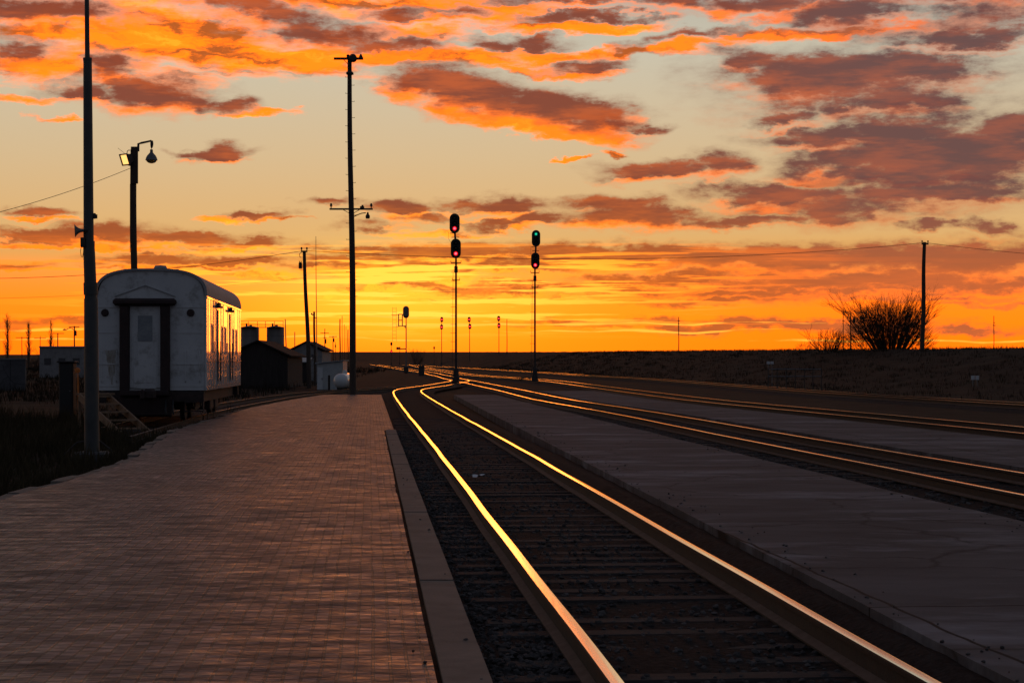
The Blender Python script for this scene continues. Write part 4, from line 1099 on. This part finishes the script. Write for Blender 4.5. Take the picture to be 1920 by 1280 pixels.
far_pole('far pole with transformer and street light arm left of the steel mast', 139.5, 611, 240, 3, [(613, 10)], (2.2, 625, 5, 9), lamp=(124, 619))

# --- pole on the bank at the right
PRY = 160.0
X = (1729.5 - 960) / F * PRY
root, top, s = pole('tall dark utility pole on the bank beside the large bare bush', 1728.5, Y0 + (H - float(land(X, PRY))) / PRY * F, 1733.5, 454, PRY, 9, 6.5)
ca = crossarm(root, 1727, 1740, 457.5, 2.6, -.2); insulators(root, (1728, 1739), 456, ca)

# ================================================================== overhead wires
def wire(label, p, q, sag, r=.017, name='overhead_wire', n=40):
    p, q = Vector(p), Vector(q); c = (p + q) / 2
    mb = MB(); pts = []
    for i in range(n + 1):
        t = i / n; v = p.lerp(q, t) - c; v.z -= sag * 4 * t * (1 - t); pts.append(v)
    mb.tube(pts, r, 5)
    o = mb.build(name, M_wire); o.location = c
    return tag(o, label, 'wire')
wire('long sagging wire between the leaning transformer pole and the bank pole', at(572, 470, PLY), at(1733, 455, PRY), .97, .020)
wire('wire from the bank pole running out at the right edge', at(1734, 455, PRY), at(2800, 455, PRY + 30), 1.9, .019)
wire('wire from the leaning transformer pole running down behind the white car', at(569, 470, PLY), at(-860, 455, 112), 2.1, .018)
wire('wire running from the floodlight pole out at the left edge', at(245.5, 315, 83.8), at(-420, 470, 60), .55, .012)
wire('faint lower wire crossing behind the steel mast toward the left edge', at(569, 521, PLY), at(-700, 545, 118), 1.0, .009)

# ================================================================== signals
def stadium(w, h, n=12):
    r = w / 2; c = h / 2 - r
    return [(r * math.cos(math.pi * i / n), c + r * math.sin(math.pi * i / n)) for i in range(n + 1)] + [(-r * math.cos(math.pi * i / n), -c - r * math.sin(math.pi * i / n)) for i in range(n + 1)]
def signal(label, x, yb, Y, heads, hw, hh, mw, detail=True, group=None, facing=1, plate=None):
    """heads: (x, y of centre, lit index 0 top..2 bottom or None, material)"""
    s = S(Y); X = (x - 960) / F * Y; g = Y and (H + (Y0 - yb) / F * Y)
    g = min(g, float(zg(Y)) - .05)
    root = thing('railway_signal', label, 'railway signal', (X, Y, g), 0, group)
    lp = lambda xx, yy: at(xx, yy, Y) - root.location
    ytop = heads[0][1] + hh * .3
    mb = MB(); mb.cyl((0, 0, 0), lp(x, heads[-1][1] + hh * .5), mw * s / 2, mw * s * .42, 12)
    if len(heads) > 1: mb.cyl(lp(heads[-1][0], heads[-1][1]) + Vector((0, .1 * hw * s, 0)), lp(heads[0][0], ytop) + Vector((0, .1 * hw * s, 0)), mw * s * .42, n=10)
    if detail:
        for yy in (heads[-1][1] + hh * 1.0,): mb.cyl(lp(x, yy + hh * .22), lp(x, yy - hh * .1), mw * s * .75, mw * s * .75, 12)
    mb.build('mast', M_gal if facing < 0 else M_dark, root)
    mb = MB(); k = 2.3 if detail else 1.6
    mb.box((0, 0, .22), (mw * s * k * 1.25, mw * s * k * 1.25, .5), bev=.03)
    if detail: mb.box((0, -.02, .75), (mw * s * k, mw * s * k * .9, .62), bev=.03)
    mb.build('base', M_dark, root)
    for (hx, hy, lit, lm) in heads:
        c = lp(hx, hy) + Vector((0, -facing * mw * s * .5, 0))
        mb = MB(); mb.M = Matrix.Translation(c)
        mb.prism(stadium(hw * s, hh * s), -.02, .02)
        mb.box((0, facing * .16, 0), (hw * s * .62, .26, hh * s * .74), bev=.05)
        hd = mb.build('signal_head', M_gal if facing < 0 else M_black, root, smooth=False)
        if facing < 0: continue
        r = hw * s * (.19 if detail else .27)
        for i in range(3):
            cz = hh * s * (.26 - .26 * i); cc = c + Vector((0, -.025, cz))
            on = lit == i
            mb = MB(); mb.lathe([(0, .035), (r * .62, .024)], cc, (0, -1, 0), n=16); mb.lathe([(r * .62, .024), (r * .95, .0), (r * (1.22 if on else 1), -.01)], cc, (0, -1, 0), n=16, mi=1)
            ln = mb.build('lens', ([lm, M_halo if lm is not M_green else M_ghalo] if detail else [lm, lm]) if on else [M_lensoff, M_lensoff], hd)
            if detail:
                mb = MB(); n = 12; v = []
                for q in range(n + 1):
                    t = math.pi * (-.12 + 1.24 * q / n); v += [(cc.x + r * 1.3 * math.cos(t), cc.y, cc.z + r * 1.3 * math.sin(t)), (cc.x + r * 1.3 * math.cos(t), cc.y - .30, cc.z + r * 1.22 * math.sin(t) - .02)]
                mb._a(v, [(2*q, 2*q+1, 2*q+3, 2*q+2) for q in range(n)]); mb.build('hood', M_black, hd)
    if detail:
        # ladder at the left of the mast
        mb = MB(); off = mw * s * .5 + .20
        yA = heads[-1][1] + hh * 1.2
        a = Vector((-off, .0, .5)); b = lp(x, yA) + Vector((-off * .75, 0, 0))
        mb.cyl(a, b, .014, n=5); n = int((b - a).length / .62)
        for i in range(n + 1):
            p = a.lerp(b, i / n); mb.cyl(p + Vector((-.16, 0, 0)), p + Vector((.24, 0, 0)), .014, n=5)
        mb.build('ladder', M_dark, root)
        mb = MB()
        for yy, w in ((heads[-1][1] + hh * .72, 1.0), (heads[-1][1] + hh * 1.6, .72)):
            c = lp(x, yy); mb.box(c + Vector((0, -.05, 0)), (hw * s * w, .40, .05), bev=.01); 
            for k in (-1, 1): mb.cyl(c + Vector((k * hw * s * w * .5, -.1, 0)), c + Vector((k * hw * s * w * .5, -.1, .18)), .02, n=5)
        if len(heads) > 1:
            c = lp((heads[0][0] + heads[1][0]) / 2, (heads[0][1] + heads[1][1]) / 2); mb.box(c + Vector((0, -.02, -.1)), (hw * s * .8, .2, .04)); mb.box(c + Vector((-.25 * hw * s, .0, .22)), (hw * s * .5, .2, .04))
            mb.tube([lp(heads[0][0] - hw * .6, heads[0][1] + hh * .45), lp(heads[0][0] - hw * .62, heads[0][1] + hh * .75), lp(heads[1][0] - hw * .5, heads[1][1] - hh * .3)], .012, 4)
        mb.build('bracket', M_dark, root)
    return root
signal('tall two-headed signal showing red over red beside the track switch', 855, 717, 140, [(852.5, 419, 2, M_redh), (854.7, 466, 2, M_redh)], 19, 37, 4.6)
signal('tall two-headed signal showing green over red, right of the red one', 1003, 714, 150, [(1005, 447, 0, M_green), (1003.7, 489, 2, M_redh)], 16, 31, 4.0)
signal('tiny far two-headed red signal, leftmost of the three, left of the tall red signal', 828, 684, 400, [(828.3, 599, 1, M_red), (828, 613, 1, M_red)], 5.4, 10, 1.5, False, 'distant signals on the skyline')
signal('tiny far two-headed red signal just right of the tall red signal', 880.5, 684, 400, [(879.7, 599, 1, M_red), (881, 612, 1, M_red)], 5.6, 10, 1.5, False, 'distant signals on the skyline')
signal('tiny far two-headed red signal beside a slender plain pole', 935.5, 684, 400, [(935, 597, 1, M_red), (935.5, 610.5, 1, M_red)], 5.6, 10, 1.5, False, 'distant signals on the skyline')
signal('tiny low signal with two small heads left of the grey-backed signal', 733.8, 684, 410, [(733.8, 644.5, None, M_red), (733.8, 659, 1, M_red)], 4.0, 6.5, 1.0, False, 'distant signals on the skyline')
signal('tiny low single-headed signal between the grey-backed and tall red signals', 814, 684, 410, [(814, 652, None, M_red)], 3.0, 5.5, 1.0, False, 'distant signals on the skyline')
signal('tiny low single-headed signal next to the grey-backed signal mast', 749.5, 684, 410, [(749.5, 652.5, None, M_red)], 2.6, 5.0, 1.0, False, 'distant signals on the skyline')
# signal seen from behind, with its cage of a platform
Yb3 = 215.0
r3 = signal('grey-backed signal facing away, with a caged platform on its left', 761.5, 697, Yb3, [(761.2, 585, None, M_red)], 11.5, 23, 2.4, False, None, -1)
s = S(Yb3); lp = lambda x, y: at(x, y, Yb3) - r3.location
mb = MB()
for (p, q) in [((747, 589), (755, 589)), ((747, 611), (761, 611)), ((747, 589), (747, 611)), ((754, 589), (754, 611)), ((747, 600), (754, 600)), ((757, 611), (761, 615))]:
    mb.cyl(lp(*p), lp(*q), .045, n=5)
    mb.cyl(lp(*p) + Vector((0, .6, 0)), lp(*q) + Vector((0, .6, 0)), .045, n=5)
mb.build('platform_cage', M_gal, r3)
mb = MB()
for xx in (736, 743): mb.cyl(lp(xx, 576), lp(xx, 640), .02, n=4)
for yy in range(578, 640, 7): mb.cyl(lp(736, yy), lp(743, yy), .02, n=4)
mb.cyl(lp(734, 590), lp(749, 590), .035, n=5); mb.cyl(lp(743, 612), lp(748, 612), .035, n=5)
mb.build('ladder', M_gal, r3)
mb = MB(); mb.box((lp(753.5, 654) ), (17 * s, .12, .12)); mb.box(lp(745.5, 653), (.3, .15, .3)); mb.build('cross_arm', M_dark, r3)
mb = MB(); mb.box(lp(761.5, 693), (9 * s, .5, 12 * s), bev=.05); mb.build('relay_box', M_dark, r3)

# dark relay cabinet beside the rails
def cabinet(label, x, yb, w, h, Y, m, legs=False, name='relay_cabinet', cat='cabinet', d=.7):
    s = S(Y); X = (x - 960) / F * Y; g = H + (Y0 - yb) / F * Y; g = min(g, float(land(X, Y)) + .05)
    r = thing(name, label, cat, (X, Y, g)); ht = H + (Y0 - (yb - h)) / F * Y - g
    mb = MB(); mb.box((0, 0, ht / 2), (w * s, d, ht), bev=.03); mb.build('casing', m, r, smooth=False)
    mb = MB(); mb.box((0, 0, ht + .03), (w * s + .12, d + .12, .06), bev=.02); mb.build('lid', m, r, smooth=False)
    mb = MB(); mb.box((0, -d / 2 - .012, ht * .5), (w * s * .82, .02, ht * .82)); do = mb.build('door', m, r, smooth=False)
    mb = MB(); mb.cyl((w * s * .3, -d / 2 - .02, ht * .5), (w * s * .3, -d / 2 - .07, ht * .5), .02, n=6); mb.build('handle', M_gal, do)
    return r
cabinet('dark relay cabinet between the rails left of the tall red signal', 790.5, 700, 10, 14, 205, M_dark)
cabinet('dark upright utility cabinet left of the steel mast', 127, 768, 27, 88, 60, M_black, name='utility_cabinet', d=.5)

# ================================================================== buildings
def gable(name, label, xa, ya, xl, xr, ye, Y, depth, mw, mr, over=.18, door=None, wins=()):
    s = S(Y); A = at(xa, ya, Y); Lp = at(xl, ye, Y); Rp = at(xr, ye, Y)
    g = float(land(A.x, Y)) - .1
    r = thing(name, label, 'building', (A.x, Y, g))
    a, l, q = A - r.location, Lp - r.location, Rp - r.location
    a.z -= .12
    mb = MB(); mb.prism([(l.x + over, 0), (q.x - over, 0), (q.x - over, q.z - .05), (0, a.z - .02), (l.x + over, l.z - .05)], 0, depth); mb.build('wall', mw, r, smooth=False)
    for e in (l, q):
        d = Vector((e.x, 0, e.z - a.z)); d.normalize(); nrm = Vector((-d.z, 0, d.x)); nrm = nrm if nrm.z > 0 else -nrm
        mb = MB(); p0, p1 = Vector((0, 0, a.z)), Vector((e.x, 0, e.z))
        mb.prism([(p0.x, p0.z), (p1.x, p1.z), (p1.x + nrm.x * .1, p1.z + nrm.z * .1), (p0.x, p0.z + .1 / max(.2, nrm.z))], -over, depth + over); mb.build('roof', mr, r, smooth=False)
    if door:
        x0, x1, y1 = door; p, q2 = at(x0, y1, Y) - r.location, at(x1, y1, Y) - r.location
        mb = MB(); mb.box(((p.x + q2.x) / 2, -.02, p.z / 2), (q2.x - p.x, .05, p.z)); do = mb.build('door', M_barn, r, smooth=False)
    for (x0, x1, y0_, y1_) in wins:
        p, q2 = at(x0, y0_, Y) - r.location, at(x1, y1_, Y) - r.location
        mb = MB(); c = (p + q2) / 2; mb.box((c.x, -.015, c.z), (abs(q2.x - p.x), .04, abs(p.z - q2.z))); wo = mb.build('window', M_glass, r, smooth=False)
        mb = MB(); mb.box((c.x, -.03, min(p.z, q2.z) - .04), (abs(q2.x - p.x) + .1, .08, .06)); mb.build('sill', M_house, wo, smooth=False)
    return r
gable('barn', 'dark gabled barn just right of the white railway car', 483, 637, 418, 546, 669, 128, 9, M_barn, M_barnr, .25, (500, 522, 690))
gable('house', 'pale gabled house behind the leaning utility pole', 574, 639, 540, 609, 658, 165, 8, M_house, M_barnr, .25, None, [(560, 566, 664, 672), (584, 590, 664, 672)])
# lean-to with a pale roof in front of the house
Y = 158; s = S(Y); A = at(558, 668, Y); g = float(land(A.x, Y)) - .1
r = thing('lean_to_shed', 'low lean-to shed with pale tin roof below the gabled house', 'shed', (A.x, Y, g)); w = 17 * s
z1 = at(558, 671, Y).z - g; zz0 = at(558, 678, Y).z - g
mb = MB(); mb.prism([(0, 0), (3, 0), (3, z1 - .1), (0, zz0 - .1)], -w, w); mb.v = [(v[1], v[0], v[2]) for v in mb.v]; mb.build('wall', M_barn, r, smooth=False)
mb = MB(); mb.prism([(-.3, zz0 - .06), (3.1, z1 - .02), (3.1, z1 + .05), (-.3, zz0 + .01)], -w - .15, w + .15); mb.v = [(v[1], v[0], v[2]) for v in mb.v]; mb.build('roof', M_shedw, r, smooth=False)
# pale metal shed and the tank
Y = 122; s = S(Y); A = at(618, 700, Y); g = float(land(A.x, Y)) - .1
r = thing('metal_shed', 'small pale sheet metal shed behind the white gas tank', 'shed', (A.x, Y, g))
x0, x1 = (594.5 - 618) * s, (643 - 618) * s; zl, zr_ = at(0, 681, Y).z - g, at(0, 677, Y).z - g
mb = MB(); mb.prism([(x0, 0), (x1, 0), (x1, zr_), (x0, zl - .05)], 0, 3.2); mb.build('wall', M_shedw, r, smooth=False)
mb = MB(); mb.prism([(x0 - .12, zl - .03), (x1 + .10, zr_ + .02), (x1 + .10, zr_ + .08), (x0 - .12, zl + .05)], -.15, 3.35); mb.build('roof', M_roofp, r, smooth=False)
mb = MB(); mb.box((x0 + .20, -.02, zl * .44), (.36, .05, zl * .84)); do = mb.build('door', M_sign, r, smooth=False)
mb = MB(); mb.box((x0 + .34, -.06, zl * .44), (.03, .05, .12)); mb.build('handle', M_dark, do, smooth=False)
Y = 116; s = S(Y); c = at(638.5, 714, Y); R_ = 14.2 * s
g = float(land(c.x, Y))
r = thing('gas_tank', 'white round-ended gas tank standing end-on beside the pale metal shed', 'tank', (c.x, Y, g)); cz = c.z - g
mb = MB(); prof = [(R_ * math.cos(t), -R_ * .8 * math.sin(t)) for t in np.linspace(math.pi / 2, 0, 10)] + [(R_ * math.cos(t), 2.6 + R_ * .8 * math.sin(t)) for t in np.linspace(0, math.pi / 2, 10)]
mb.lathe(prof, (0, .3, cz), (.10, 1, 0), n=32); mb.build('vessel', M_tank, r)
for yy in (.8, 2.3):
    mb = MB(); mb.box((.04 * yy, yy, (cz - R_ * .6) / 2), (R_ * 1.4, .18, max(.1, cz - R_ * .6))); mb.build('saddle', M_concf, r, smooth=False)
mb = MB(); mb.lathe([(.0, .2), (.14, .18), (.16, 0), (.16, -.1)], (.13, 1.6, cz + R_), n=14); mb.build('valve_dome', M_tank, r)
Y = 115; A = at(617, 724, Y); r = thing('pipe_post', 'short rusty guard post left of the white gas tank', 'post', (A.x, Y, float(land(A.x, Y))))
mb = MB(); mb.cyl((0, 0, -.1), (0, 0, 1.0), .07, n=12); mb.lathe([(.07, 0), (.05, .03), (0, .045)], (0, 0, 1.0), n=12); mb.build('tube', M_rust, r)
# storage tanks with a joint railing
Y = 178; s = S(Y)
TK = [('left', 468, 451, 486), ('right', 516.5, 500.5, 533)]
for i, (nm, xc, xa, xb) in enumerate(TK):
    A = at(xc, 613, Y); g = float(land(A.x, Y)) - .1; rad = (xb - xa) * s / 2
    r = thing('storage_tank', ('grey storage tank behind the dark barn, directly above its roof ridge' if i == 0 else 'grey storage tank standing clear of the barn ridge, over its right roof slope'), 'tank', (A.x, Y, g), 0, 'twin storage tanks')
    ht = A.z - g
    mb = MB(); mb.lathe([(rad, 0), (rad, ht - .08), (rad * .97, ht - .02), (rad * .9, ht), (rad * .3, ht + .10), (0, ht + .12)], n=32)
    for k in range(1, 6): mb.lathe([(rad, -.03), (rad + .02, -.02), (rad + .02, .02), (rad, .03)], (0, 0, ht * k / 6), n=32)
    mb.build('shell', M_silo, r)
    mb = MB(); mb.cyl((-rad * .3, -.2, ht), (-rad * .3, -.2, ht + .35), .09, n=10); mb.cyl((rad * .15, -.2, ht), (rad * .15, -.2, ht + .2), .14, n=10); mb.build('hatch', M_dark, r)
A = at(492, 613, Y); r = thing('walkway_railing', 'thin pipe railing and catwalk across the tops of the twin tanks', 'railing', tuple(A + Vector((0, -.9, .0))))
lp = lambda x, y: at(x, y, Y) - A
mb = MB()
for yy in (602.5, 608.5): mb.cyl(lp(448, yy), lp(534, yy), .028, n=5)
mb.build('handrail', M_dark, r)
mb = MB(); mb.box((lp(448, 614) + lp(534, 614)) / 2, (86 * s, .6, .06)); mb.build('catwalk', M_dark, r, smooth=False)
for xx in (450, 468, 485, 500, 517, 533):
    mb = MB(); mb.cyl(lp(xx, 602), lp(xx, 614), .028, n=5); mb.build('upright', M_dark, r)

# low pale building, wall and marker on the far left
Y = 190; s = S(Y); A = at(118, 651, Y); g = float(land(A.x, Y)) - .1; ht = A.z - g
r = thing('flat_roofed_building', 'long low pale flat-roofed building left of the steel mast', 'building', (A.x, Y, g))
mb = MB(); mb.box((.0, 3, ht / 2), (88 * s, 6, ht)); mb.build('wall', M_house, r, smooth=False)
mb = MB(); mb.box((0, 3, ht + .06), (89 * s, 6.3, .12)); mb.build('roof', M_roofp, r, smooth=False)
for k in range(3):
    mb = MB(); mb.box((-1.6 + k * 1.5, -.02, ht * .55), (.7, .05, .7)); mb.build('window', M_glass, r, smooth=False)
Y = 120; s = S(Y); A = at(30, 674, Y); g = float(land(A.x, Y)) - .1
r = thing('block_wall', 'low grey block wall at the left edge of the picture', 'wall', (A.x, Y, g)); ht = A.z - g
mb = MB(); mb.box((-2.0, 0, ht / 2), (150 * s, .3, ht)); mb.build('wall_panel', M_conc, r, smooth=False)
mb = MB(); mb.box((-2.0, 0, ht + .04), (152 * s, .38, .08)); mb.build('coping', M_house, r, smooth=False)
Y = 58; A = at(148, 735, Y); g = float(land(A.x, Y))
r = thing('marker_post', 'slim orange marker post with a round reflector beside the dark utility cabinet', 'marker post', (A.x, Y, g))
s = S(Y); h1 = at(146, 700, Y).z - g
mb = MB(); mb.cyl((0, 0, -.1), (-.03, 0, h1), .026, n=8); mb.build('stake', M_orange, r)
mb = MB(); mb.lathe([(0, -.03), (.09, -.02), (.09, .02), (0, .03)], (-.04, -.03, h1 + .10), (0, 1, 0), n=16); mb.build('reflector', M_orange, r)

# pipe fence and marker boards on the bank
Y = 118; s = S(Y); A = at(1492, 716, Y); g = float(land(A.x, Y))
r = thing('pipe_fence', 'pale two-rail pipe fence at the foot of the dark bank', 'fence', (A.x, Y, g))
for yy in (692, 705.5):
    mb = MB(); mb.cyl(at(1440, yy, Y) - r.location, at(1540, yy, Y) - r.location, .035, n=6); mb.build('rail', M_gal, r)
for xx in (1440, 1457, 1474, 1491, 1508, 1524, 1540):
    mb = MB(); p = at(xx, 690, Y) - r.location; mb.cyl((p.x, 0, -.4), (p.x, 0, p.z), .035, n=6); mb.build('post', M_dark, r)
def board(label, x, y, w, h, Y):
    s = S(Y); A = at(x, y, Y); g = float(land(A.x, Y)); r = thing('marker_board', label, 'sign', (A.x, Y, g)); z_ = A.z - g
    for k in (-1, 1):
        mb = MB(); mb.box((k * w * s * .27, -.03, z_), (w * s * .46, .03, h * s), bev=.01); mb.build('plate', M_sign, r, smooth=False)
        mb = MB(); mb.cyl((k * w * s * .27, 0, -.2), (k * w * s * .27, 0, z_), .03, n=6); mb.build('post', M_gal, r)
board('pair of small pale boards low on the dark bank near the right edge', 1828, 708, 15, 8, 105)
board('pair of tiny dim boards on the bank above the pipe fence', 1444, 680, 13, 5, 135)

# ================================================================== bare trees and bushes
def twig(mb, p, d, ln, r, depth, spread, up, kids=3, seg=3):
    pts = [p]; q = p.copy(); dd = d.copy()
    for i in range(seg):
        dd = (dd + Vector((random.gauss(0, .10), random.gauss(0, .10), random.gauss(0, .06) + up))).normalized()
        q = q + dd * ln / seg; pts.append(q.copy())
    mb.tube(pts, [r * (1 - .55 * i / seg) for i in range(seg + 1)], 4 if depth > 1 else 3)
    if depth <= 0: return
    for k in range(kids):
        t = random.uniform(.30, 1.0); i = min(seg - 1, int(t * seg)); b = pts[i].lerp(pts[i + 1], t * seg - i)
        nd = (dd + Vector((random.gauss(0, spread), random.gauss(0, spread), random.gauss(0, spread * .6)))).normalized()
        twig(mb, b, nd, ln * random.uniform(.45, .75), r * .5, depth - 1, spread, up, kids, seg)
def fuzz(mb, c, rx, ry, rz, n, ln, r):
    # fine twigs filling a dome: each starts inside the crown and points outward and up
    for _ in range(n):
        t = Vector((random.gauss(0, 1), random.gauss(0, 1), abs(random.gauss(0, 1)))).normalized() * random.random() ** .45
        p = Vector((c.x + t.x * rx, c.y + t.y * ry, c.z + t.z * rz))
        d = Vector((t.x * .9 + random.gauss(0, .28), t.y * .9 + random.gauss(0, .28), .75 + random.gauss(0, .25))).normalized()
        q = p + d * ln * random.uniform(.4, 1.1); k = (p + q) / 2 + Vector((random.gauss(0, .04), 0, random.gauss(0, .04)))
        mb.tube([p, k, q], [r, r * .8, r * .45], 3)
def bush(name, label, cat, x, yb, Y, w, h, stems, depth, kids, fan=.75, rad=.05, group=None):
    s = S(Y); X = (x - 960) / F * Y; g = float(land(X, Y)); r = thing(name, label, cat, (X, Y, g), 0, group)
    tr_ = MB(); cr = MB(); H_ = h * s
    for k in range(stems):
        a = random.uniform(-1, 1); b = random.uniform(-1, 1)
        d = Vector((a * fan, b * fan * .6, 1)).normalized()
        p = Vector((a * w * s * .20, b * w * s * .10, -.1)); L_ = H_ * .62 / max(.72, d.z) * random.uniform(.6, 1.0)
        q = p + d * L_ * .4
        tr_.tube([p, p.lerp(q, .5), q], [rad, rad * .85, rad * .7], 5)
        twig(cr, q, d, L_ * .75, rad * .7, depth, .36, .04, kids)
        twig(cr, p.lerp(q, .45), (d + Vector((random.gauss(0, .3), 0, 0))).normalized(), L_ * .6, rad * .5, max(1, depth - 1), .40, .04, kids)
    fuzz(cr, Vector((0, 0, 0)), w * s * .46, w * s * .3, H_ * .80, int(w * h * .17), H_ * .26, .009 + .00003 * Y)
    tr_.lathe([(w * s * .24, -.16), (w * s * .22, -.04), (w * s * .10, .03), (0, .05)], n=12)
    tr_.build('trunk', M_bark, r); cr.build('crown', M_bark, r)
bush('bare_bush', 'large rounded bare bush on the bank beside the tall dark pole', 'bush', 1668, 655, 175, 172, 108, 52, 3, 4, .80, .07)
bush('bare_bush', 'smaller sparse bare bush left of the slender pole on the bank', 'bush', 1555, 655, 180, 80, 50, 16, 2, 4, .85, .05)
bush('bare_bush', 'low straggly bare shrub at the left end of the bushes on the bank', 'bush', 1505, 657, 185, 34, 24, 7, 2, 3, .8, .03)
def poplar(label, x, yt, Y, w):
    s = S(Y); X = (x - 960) / F * Y; g = float(land(X, Y)); r = thing('poplar_tree', label, 'tree', (X, Y, g), 0, 'bare poplars on the left skyline')
    H_ = at(x, yt, Y).z - g; mb = MB(); pole_shape(mb, (0, 0, -.2), (.1, 0, H_ * .93), .20, .03, 8, 10, .4); mb.build('trunk', M_bark, r)
    cr = MB()
    for k in range(85):
        t = random.uniform(.12, .96); a = random.uniform(0, 6.28); d = Vector((math.cos(a) * .30, math.sin(a) * .30, 1)).normalized()
        L_ = w * s * 1.25 * (1.15 - t * .75) * random.uniform(.6, 1.1)
        twig(cr, Vector((0, 0, H_ * t * .93)), d, L_, .026, 2, .27, .07, 3)
    cr.build('crown', M_bark, r)
poplar('bare upright poplar nearest the left edge of the picture', 13.5, 588, 300, 17)
poplar('bare upright poplar in the middle of the three on the left', 53.5, 602, 310, 15)
poplar('thin faint poplar behind the pale low building, rightmost of three', 95, 597, 330, 13)
for (lab, x, w, h, Y) in [('scrubby bare tree at the foot of the leftmost poplar', 18, 36, 30, 280), ('round scrubby bare tree between the left and middle poplars', 36, 34, 26, 285), ('wide bare tree behind the pale low building', 96, 54, 46, 290), ('low bare tree behind the pole with the street light arm', 122, 44, 38, 300), ('small bare tree between the middle poplar and the pale building', 66, 30, 28, 290), ('small bare tree behind the posts between barn and house', 544, 18, 36, 300)]:
    bush('bare_tree', lab, 'tree', x, 690, Y, w, h, 14, 2, 4, .7, .07, 'scrubby trees on the left skyline')
bush('bare_tree', 'tiny round bare tree on the skyline right of the grey-backed signal', 'tree', 781, 684, 420, 22, 34, 12, 2, 4, .55, .06)
bush('bare_bush', 'small dark shrub by the track left of the green signal', 'bush', 985, 702, 160, 20, 12, 22, 2, 4, 1.1, .05)
